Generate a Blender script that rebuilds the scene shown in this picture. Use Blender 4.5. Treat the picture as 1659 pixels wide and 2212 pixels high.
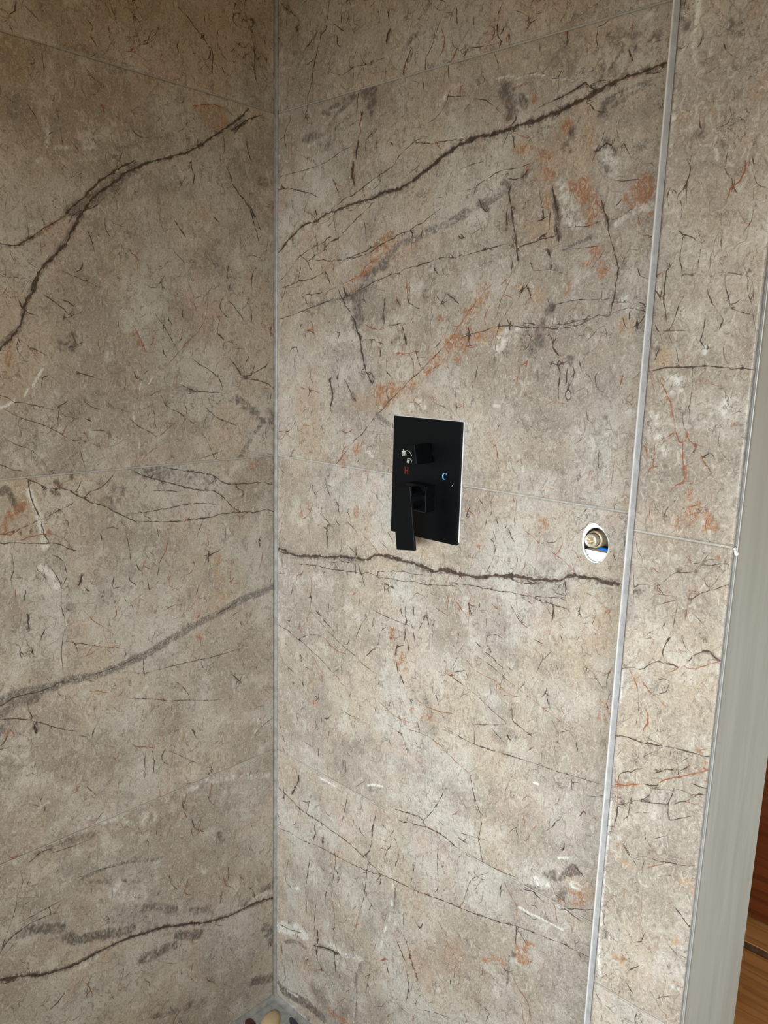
import bpy, math, random
import numpy as np
from mathutils import Matrix, Vector

# ------------------------------------------------------------------ scene, camera, light
for o in list(bpy.data.objects):
    bpy.data.objects.remove(o, do_unlink=True)
SC = bpy.context.scene
COL = SC.collection
SC.view_settings.view_transform = 'Standard'
SC.view_settings.look = 'None'
SC.view_settings.gamma = 1.0
SC.view_settings.use_curve_mapping = False
SC.view_settings.exposure = 0.0

# metres: the tiled corner is x = 0, y = 0; back wall runs along +x, left wall along -y; z = 0 is the shower floor
SC.cycles.max_bounces = 4; SC.cycles.diffuse_bounces = 3; SC.cycles.glossy_bounces = 3

cam = bpy.data.cameras.new('camera')
cam.lens = 28.2227
cam.sensor_width = 36.0
cam.clip_start = 0.01
camo = bpy.data.objects.new('camera', cam)
COL.objects.link(camo)
R = Vector((0.7257, 0.68747, 0.02727)); U = Vector((-0.15098, 0.12046, 0.98117)); F = Vector((-0.67124, 0.71615, -0.19121))
camo.matrix_world = Matrix(((R.x, U.x, -F.x, 1.187), (R.y, U.y, -F.y, -0.9622), (R.z, U.z, -F.z, 1.3761), (0, 0, 0, 1)))
SC.camera = camo

world = bpy.data.worlds.new('world')
SC.world = world
world.use_nodes = True
world.node_tree.nodes['Background'].inputs[0].default_value = (1.0, 0.68, 0.27, 1)
world.node_tree.nodes['Background'].inputs[1].default_value = 0.36

def area_light(name, loc, target, sx, sy, power, color, spread=180):
    l = bpy.data.lights.new(name, 'AREA')
    l.shape = 'RECTANGLE'; l.size = sx; l.size_y = sy; l.energy = power; l.color = color
    l.spread = math.radians(spread)
    o = bpy.data.objects.new(name, l); COL.objects.link(o)
    o.location = loc
    o.rotation_euler = (Vector(target) - Vector(loc)).to_track_quat('-Z', 'Y').to_euler()
    return o
# daylight through the bathroom window, behind and to the right of the photographer
area_light('window_daylight_offscreen', (1.60, -2.45, 1.26), (0.62, 0.0, 0.76), 2.0, 0.5, 15.2, (0.84, 0.93, 1.0), 53)

# ------------------------------------------------------------------ helpers
def tag(o, label=None, cat=None, group=None, kind=None):
    if label: o['label'] = label
    if cat: o['category'] = cat
    if group: o['group'] = group
    if kind: o['kind'] = kind
    return o

def link(name, me, mat, parent=None, smooth=False):
    o = bpy.data.objects.new(name, me)
    COL.objects.link(o)
    if mat and not me.materials: me.materials.append(mat)
    if parent is not None: o.parent = parent
    if smooth:
        me.polygons.foreach_set('use_smooth', [True] * len(me.polygons))
    return o

class MB:
    """collects simple solids for ONE mesh"""
    def __init__(s): s.v = []; s.f = []
    def add(s, vs, fs, M=None):
        n = len(s.v)
        s.v += [tuple(M @ Vector(v)) if M else tuple(v) for v in vs]
        s.f += [tuple(i + n for i in f) for f in fs]
        return s
    def box(s, x0, x1, y0, y1, z0, z1, b=0.0, M=None):
        if b <= 0:
            vs = [(x, y, z) for z in (z0, z1) for y in (y0, y1) for x in (x0, x1)]
            fs = [(0, 2, 3, 1), (4, 5, 7, 6), (0, 1, 5, 4), (2, 6, 7, 3), (0, 4, 6, 2), (1, 3, 7, 5)]
            return s.add(vs, fs, M)
        vs = []; idx = {}
        X = (x0, x1); Y = (y0, y1); Z = (z0, z1)
        for i in (0, 1):
            for j in (0, 1):
                for k in (0, 1):
                    c = (X[i], Y[j], Z[k]); d = (b if i == 0 else -b, b if j == 0 else -b, b if k == 0 else -b)
                    for a in range(3):       # vertex lying on the face normal to axis a
                        p = [c[q] + (0 if q == a else d[q]) for q in range(3)]
                        idx[(i, j, k, a)] = len(vs); vs.append(p)
        g = lambda i, j, k, a: idx[(i, j, k, a)]
        fs = []
        for i in (0, 1): fs.append((g(i,0,0,0), g(i,1,0,0), g(i,1,1,0), g(i,0,1,0)))
        for j in (0, 1): fs.append((g(0,j,0,1), g(1,j,0,1), g(1,j,1,1), g(0,j,1,1)))
        for k in (0, 1): fs.append((g(0,0,k,2), g(1,0,k,2), g(1,1,k,2), g(0,1,k,2)))
        for i in (0, 1):
            for j in (0, 1): fs.append((g(i,j,0,0), g(i,j,1,0), g(i,j,1,1), g(i,j,0,1)))
            for k in (0, 1): fs.append((g(i,0,k,0), g(i,1,k,0), g(i,1,k,2), g(i,0,k,2)))
        for j in (0, 1):
            for k in (0, 1): fs.append((g(0,j,k,1), g(1,j,k,1), g(1,j,k,2), g(0,j,k,2)))
        for i in (0, 1):
            for j in (0, 1):
                for k in (0, 1): fs.append((g(i,j,k,0), g(i,j,k,1), g(i,j,k,2)))
        return s.add(vs, fs, M)
    def lathe_y(s, cx, cz, prof, n=48, lobes=None):
        """prof: list of (r, y); lobes: set of profile indices with a six-lobed outline"""
        vs = []; fs = []
        for q, (r, y) in enumerate(prof):
            for k in range(n):
                a = 2 * math.pi * k / n
                rr = r * (1 + 0.13 * math.cos(6 * a)) if lobes and q in lobes else r
                vs.append((cx + rr * math.cos(a), y, cz + rr * math.sin(a)))
        for q in range(len(prof) - 1):
            for k in range(n):
                k2 = (k + 1) % n
                fs.append((q*n + k, q*n + k2, (q+1)*n + k2, (q+1)*n + k))
        return s.add(vs, fs)
    def prism(s, poly, y0, y1, M=None):
        """poly: list of (x, z), extruded along y"""
        n = len(poly)
        vs = [(x, y0, z) for x, z in poly] + [(x, y1, z) for x, z in poly]
        fs = [tuple(range(n)), tuple(range(2*n - 1, n - 1, -1))] + [(k, (k+1) % n, n + (k+1) % n, n + k) for k in range(n)]
        return s.add(vs, fs, M)
    def ribbon(s, pts, w, y0, y1):
        """flat stroke in the x-z plane"""
        for (a, b) in zip(pts[:-1], pts[1:]):
            dx, dz = b[0]-a[0], b[1]-a[1]; L = math.hypot(dx, dz) or 1e-9
            nx, nz = -dz/L*w/2, dx/L*w/2; ex, ez = dx/L*w*.3, dz/L*w*.3
            s.prism([(a[0]+nx-ex, a[1]+nz-ez), (b[0]+nx+ex, b[1]+nz+ez), (b[0]-nx+ex, b[1]-nz+ez), (a[0]-nx-ex, a[1]-nz-ez)], y0, y1)
        return s
    def column(s, prof, z0, z1, M=None):
        """closed outline in (x, y) extruded along z"""
        n = len(prof)
        vs = [(x, y, z0) for x, y in prof] + [(x, y, z1) for x, y in prof]
        fs = [tuple(range(n - 1, -1, -1)), tuple(range(n, 2*n))] + [(k, (k+1) % n, n + (k+1) % n, n + k) for k in range(n)]
        return s.add(vs, fs, M)
    def build(s, name, mat, parent=None, smooth=False):
        import bmesh
        me = bpy.data.meshes.new(name)
        me.from_pydata(s.v, [], s.f)
        bm = bmesh.new(); bm.from_mesh(me); bmesh.ops.recalc_face_normals(bm, faces=bm.faces); bm.to_mesh(me); bm.free()
        return link(name, me, mat, parent, smooth)

class NT:
    """short-hand for shader nodes"""
    def __init__(s, name):
        s.m = bpy.data.materials.new(name); s.m.use_nodes = True
        s.t = s.m.node_tree; s.t.nodes.clear()
        s.out = s.t.nodes.new('ShaderNodeOutputMaterial')
        s.b = s.t.nodes.new('ShaderNodeBsdfPrincipled')
        s.t.links.new(s.b.outputs[0], s.out.inputs[0])
    def set(s, sock, v):
        if isinstance(v, bpy.types.NodeSocket): s.t.links.new(v, sock)
        elif isinstance(v, (int, float)) or not hasattr(sock.default_value, '__len__'): sock.default_value = v
        else:
            v = tuple(v)
            sock.default_value = v + (1,) if len(sock.default_value) == 4 and len(v) == 3 else v
    def n(s, typ, **kw):
        nd = s.t.nodes.new('ShaderNode' + typ)
        for k, v in kw.items(): setattr(nd, k, v)
        return nd
    def math(s, op, a, b=None, c=None, clamp=False):
        nd = s.n('Math', operation=op, use_clamp=clamp)
        s.set(nd.inputs[0], a)
        if b is not None: s.set(nd.inputs[1], b)
        if c is not None: s.set(nd.inputs[2], c)
        return nd.outputs[0]
    def vmath(s, op, a, b):
        nd = s.n('VectorMath', operation=op)
        s.set(nd.inputs[0], a); s.set(nd.inputs[1], b)
        return nd.outputs[0]
    def ramp(s, v, lo, hi, a=0.0, b=1.0):
        nd = s.n('MapRange', interpolation_type='SMOOTHSTEP')
        for i, q in enumerate((v, lo, hi, a, b)): s.set(nd.inputs[i], q)
        return nd.outputs[0]
    def mix(s, f, a, b, mode='MIX'):
        nd = s.n('Mix', data_type='RGBA', blend_type=mode)
        s.set(nd.inputs[0], f); s.set(nd.inputs[6], a); s.set(nd.inputs[7], b)
        return nd.outputs[2]
    def noise(s, vec, scale, detail=3, rough=0.5, dist=0.0, col=False):
        nd = s.n('TexNoise')
        s.set(nd.inputs['Vector'], vec); s.set(nd.inputs['Scale'], scale); s.set(nd.inputs['Detail'], detail)
        s.set(nd.inputs['Roughness'], rough); s.set(nd.inputs['Distortion'], dist)
        return nd.outputs['Color' if col else 'Fac']
    def edge(s, vec, scale):
        nd = s.n('TexVoronoi', feature='DISTANCE_TO_EDGE')
        s.set(nd.inputs['Vector'], vec); s.set(nd.inputs['Scale'], scale)
        return nd.outputs['Distance']
    def noise2(s, vec, scale, detail=3, rough=0.5, dist=0.0, col=False):
        nd = s.n('TexNoise', noise_dimensions='2D')
        s.set(nd.inputs['Vector'], vec); s.set(nd.inputs['Scale'], scale); s.set(nd.inputs['Detail'], detail)
        s.set(nd.inputs['Roughness'], rough); s.set(nd.inputs['Distortion'], dist)
        return nd.outputs['Color' if col else 'Fac']
    def edge2(s, vec, scale):
        nd = s.n('TexVoronoi', feature='DISTANCE_TO_EDGE', voronoi_dimensions='2D')
        s.set(nd.inputs['Vector'], vec); s.set(nd.inputs['Scale'], scale)
        return nd.outputs['Distance']
    def mapping(s, vec, scale=(1, 1, 1), rot=(0, 0, 0)):
        nd = s.n('Mapping'); s.set(nd.inputs['Vector'], vec)
        nd.inputs['Scale'].default_value = scale; nd.inputs['Rotation'].default_value = rot
        return nd.outputs[0]
    def bump(s, h, dist, strength=1.0):
        nd = s.n('Bump'); s.set(nd.inputs['Height'], h)
        nd.inputs['Distance'].default_value = dist; nd.inputs['Strength'].default_value = strength
        s.t.links.new(nd.outputs[0], s.b.inputs['Normal'])
    def pr(s, **kw):
        for k, v in kw.items(): s.set(s.b.inputs[k.replace('_', ' ')], v)
        return s.m

# ------------------------------------------------------------------ materials
C_WARM, C_COOL, C_PINK = (.430, .362, .275), (.455, .418, .360), (.450, .340, .275)
C_TAUPE, C_PALE, C_DUSK = (.310, .262, .210), (.560, .520, .455), (.250, .212, .175)
def marble():
    """veined porcelain: the figure of the stone (grounds, patches, veins) comes from each tile's own
    attributes, the fine fleck, grain and crazing from noise nodes on top of it"""
    t = NT('marble_effect_porcelain')
    sp = t.n('SeparateXYZ'); t.set(sp.inputs[0], t.n('TexCoord').outputs['Object'])
    oi = t.n('ObjectInfo').outputs['Random']
    cb = t.n('CombineXYZ')
    t.set(cb.inputs[0], t.math('ADD', t.math('SUBTRACT', sp.outputs[0], sp.outputs[1]), t.math('MULTIPLY', oi, 7.0)))
    t.set(cb.inputs[1], t.math('ADD', sp.outputs[2], t.math('MULTIPLY', oi, 3.0)))
    P = cb.outputs[0]
    def four(name):
        at = t.n('Attribute', attribute_name=name)
        q = t.n('SeparateColor'); t.set(q.inputs[0], at.outputs['Color'])
        return q.outputs[0], q.outputs[1], q.outputs[2], at.outputs['Alpha']
    big, mid, hue, warm = four('ground')
    rust, ochre, dark, light = four('patch')
    sgn, dist, hw, vrust = four('vein')
    band, cr1, cr2, rustsel = four('craze')
    feather = t.noise2(t.mapping(P, (1, .6, 1)), 120.0, 4, .70, 1.5)
    grain = t.noise2(P, 430.0, 3, .68, .4)
    c = t.mix(hue, C_WARM, C_COOL)
    c = t.mix(t.math('MULTIPLY', warm, .8), c, C_PINK)
    c = t.mix(t.math('MULTIPLY', big, .8), c, C_TAUPE)
    c = t.mix(t.math('MULTIPLY', t.ramp(mid, .52, .76), .60), c, C_PALE)
    c = t.mix(t.math('MULTIPLY', t.ramp(mid, .48, .26), .55), c, C_DUSK)
    fl = t.ramp(feather, .36, .64)
    c = t.mix(t.math('MULTIPLY', ochre, t.ramp(fl, 0, .6, .35, .85)), c, (.40, .250, .130))
    c = t.mix(t.math('MULTIPLY', dark, t.ramp(fl, 1.0, .2, .50, .96)), c, (.098, .082, .072))
    c = t.mix(t.math('MULTIPLY', rust, t.ramp(fl, 1.0, .2, .35, .92)), c, (.34, .150, .062))
    c = t.mix(t.math('MULTIPLY', light, .85), c, (.74, .73, .67))
    c = t.mix(t.math('MULTIPLY', band, t.ramp(grain, .62, .38, .50, .95)), c, (.115, .102, .090))
    c = t.mix(t.math('MULTIPLY', t.ramp(feather, .52, .70), t.ramp(dark, 0, .7, .42, .12)), c, (.66, .63, .56))
    c = t.mix(t.math('MULTIPLY', t.ramp(feather, .47, .30), .62), c, (.185, .155, .128))
    c = t.mix(t.math('MULTIPLY', t.ramp(grain, .46, .28), .42), c, (.14, .118, .098))
    c = t.mix(t.math('MULTIPLY', t.ramp(grain, .55, .74), t.ramp(dark, 0, .7, .34, .12)), c, (.72, .69, .63))
    # hairline crazing, broken up so that it never closes into cells
    wv = t.noise2(P, 75.0, 3, .65, 0, True)
    wsub = t.vmath('SUBTRACT', wv, (.5, .5, .5))
    wsc = t.n('VectorMath', operation='SCALE'); t.set(wsc.inputs[0], wsub); wsc.inputs['Scale'].default_value = .030
    Q = t.vmath('ADD', P, wsc.outputs[0])
    k1 = t.math('MULTIPLY', t.ramp(t.edge2(t.mapping(Q, (1, .55, 1)), 40), .026, .004), cr1)
    k2 = t.math('MULTIPLY', t.ramp(t.edge2(t.mapping(Q, (1, .70, 1)), 105), .060, .010), cr2)
    linec = t.mix(rustsel, (.085, .064, .054), (.235, .095, .048))
    c = t.mix(t.math('MULTIPLY', k1, .78), c, linec)
    c = t.mix(t.math('MULTIPLY', k2, .62), c, linec)
    # veins: signed distance, distance, half width (mm) and colour index
    d = t.math('ABSOLUTE', t.math('ADD', sgn, t.math('MULTIPLY', t.math('SUBTRACT', grain, .5), t.math('MINIMUM', t.math('ADD', hw, .6), 2.6))))
    core = t.ramp(d, t.math('ADD', hw, .30), t.math('MULTIPLY', hw, .50))
    core = t.math('MULTIPLY', core, t.ramp(dist, t.math('ADD', t.math('MULTIPLY', hw, 1.5), 3.0), t.math('ADD', hw, 1.6)))
    core = t.math('MULTIPLY', core, t.ramp(hw, .0, .62, .25, .96))
    inner = t.mix(fl, (.036, .027, .023), (.095, .058, .040))
    vc = t.mix(vrust, inner, (.260, .095, .040))
    halo = t.math('MULTIPLY', t.ramp(dist, t.math('ADD', t.math('MULTIPLY', hw, 2.4), 2.5), hw), t.ramp(hw, .3, 2.2, .0, .62))
    c = t.mix(t.math('MULTIPLY', halo, t.ramp(feather, .62, .40)), c, (.14, .115, .095))
    c = t.mix(core, c, vc)
    t.pr(Base_Color=c, Roughness=.42, Specular_IOR_Level=.40)
    return t.m

def plain(name, col, rough=.5, metal=0.0, spec=.5, var=0.0, scale=40.0, bump=0.0):
    t = NT(name)
    P = t.n('TexCoord').outputs['Object']
    nz = t.noise(P, scale, 4, .6)
    d = tuple(x * (1 - var) for x in col); e = tuple(min(1, x * (1 + var)) for x in col)
    t.pr(Base_Color=t.mix(t.ramp(nz, .3, .7), d, e), Roughness=rough, Metallic=metal, Specular_IOR_Level=spec)
    if bump: t.bump(nz, bump, .6)
    return t.m

def brushed(name, col, rough):
    """smooth grey sheet with faint upright smears of dried grout"""
    t = NT(name)
    P = t.n('TexCoord').outputs['Object']
    s1 = t.noise(t.mapping(P, (1, 1, .10)), 45.0, 4, .6, .4)
    s2 = t.noise(t.mapping(P, (1, 1, .06)), 150.0, 3, .6, .3)
    patch = t.ramp(t.noise(t.mapping(P, (1, 1, .4)), 9.0, 3), .40, .68)
    c = t.mix(t.ramp(s1, .3, .72), tuple(x * .95 for x in col), tuple(x * 1.05 for x in col))
    c = t.mix(t.math('MULTIPLY', t.math('MULTIPLY', t.ramp(s2, .58, .72), patch), .28), c, (.58, .58, .57))
    t.pr(Base_Color=c, Roughness=t.ramp(s1, .3, .7, rough, rough + .14), Specular_IOR_Level=.5)
    return t.m

def wood(name, dark, lightc, scale, rough=.4):
    t = NT(name)
    P = t.n('TexCoord').outputs['Object']
    Q = t.mapping(P, (.09, 1, 1))
    g = t.noise(Q, scale, 6, .62, 1.2)
    f = t.noise(t.mapping(P, (.03, 1, 1)), scale * 7, 3, .6)
    c = t.mix(t.ramp(g, .34, .66), dark, lightc)
    c = t.mix(t.math('MULTIPLY', t.ramp(f, .52, .40), .5), c, tuple(x * .55 for x in dark))
    t.pr(Base_Color=c, Roughness=rough, Specular_IOR_Level=.2)
    t.bump(f, .0004, .3)
    return t.m

M_TILE = marble()
M_GROUT = plain('grey_grout', (.40, .375, .335), .75, var=.18, scale=90, bump=.0006)
M_SEAL = plain('grey_silicone', (.27, .262, .245), .36, var=.22, scale=60)
M_ALU = plain('lit_edge_aluminium', (.82, .82, .80), .34, .25, var=.06, scale=30)  # edge highlight put into the colour, far lighter than the trim face
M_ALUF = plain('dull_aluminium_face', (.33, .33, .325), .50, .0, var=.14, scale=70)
M_NOSE = plain('satin_steel_edge', (.40, .41, .40), .4, .2, var=.06, scale=30)
M_END = brushed('grey_sheet', (.51, .54, .53), .38)
M_BLACK = plain('matt_black_enamel', (.0018, .0026, .0036), .34, 0, .16, var=.2, scale=200)
M_BLACKE = plain('black_enamel_edge', (.0030, .0036, .0048), .25, 0, .30, var=.2, scale=200)
M_WHITE = plain('white_plaster', (.80, .81, .80), .8, var=.08, scale=160, bump=.0006)
M_BRASS = plain('brass', (.72, .56, .33), .36, .45, var=.16, scale=260)
M_PLUG = plain('pale_brass', (.80, .72, .56), .36, .45, var=.14, scale=260)
M_BRASSD = plain('dull_brass', (.40, .31, .18), .34, .85, var=.2, scale=260)
M_BLUE = plain('blue_plastic', (.012, .19, .72), .4, var=.1)
M_RED = plain('red_print', (.15, .020, .008), .5)
M_CBLUE = plain('blue_print', (.17, .44, .88), .5)
M_ICON = plain('silver_print', (.50, .54, .46), .5)
M_JOINT = plain('dark_brown_joint', (.115, .078, .048), .7, var=.3, scale=60)
M_OAK = wood('tan_plank', (.40, .195, .068), (.50, .262, .105), 9)
M_MAHOG = wood('red_brown_wood', (.105, .024, .005), (.150, .037, .008), 9, .55)
M_PAINT = plain('plaster_white', (.72, .66, .56), .8, var=.05, scale=12)
M_FLOOR = plain('floor_grout', (.33, .335, .325), .7, var=.14, scale=70, bump=.0008)
PEB = {
    'beige': plain('beige_pebble', (.60, .46, .27), .45, var=.22, scale=120),
    'wine': plain('wine_red_pebble', (.085, .018, .020), .35, var=.3, scale=120),
    'slate': plain('slate_blue_pebble', (.045, .050, .072), .35, var=.3, scale=120),
    'grey': plain('grey_pebble', (.26, .26, .25), .4, var=.25, scale=120),
    'white': plain('pale_pebble', (.66, .63, .57), .45, var=.15, scale=120),
}

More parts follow.
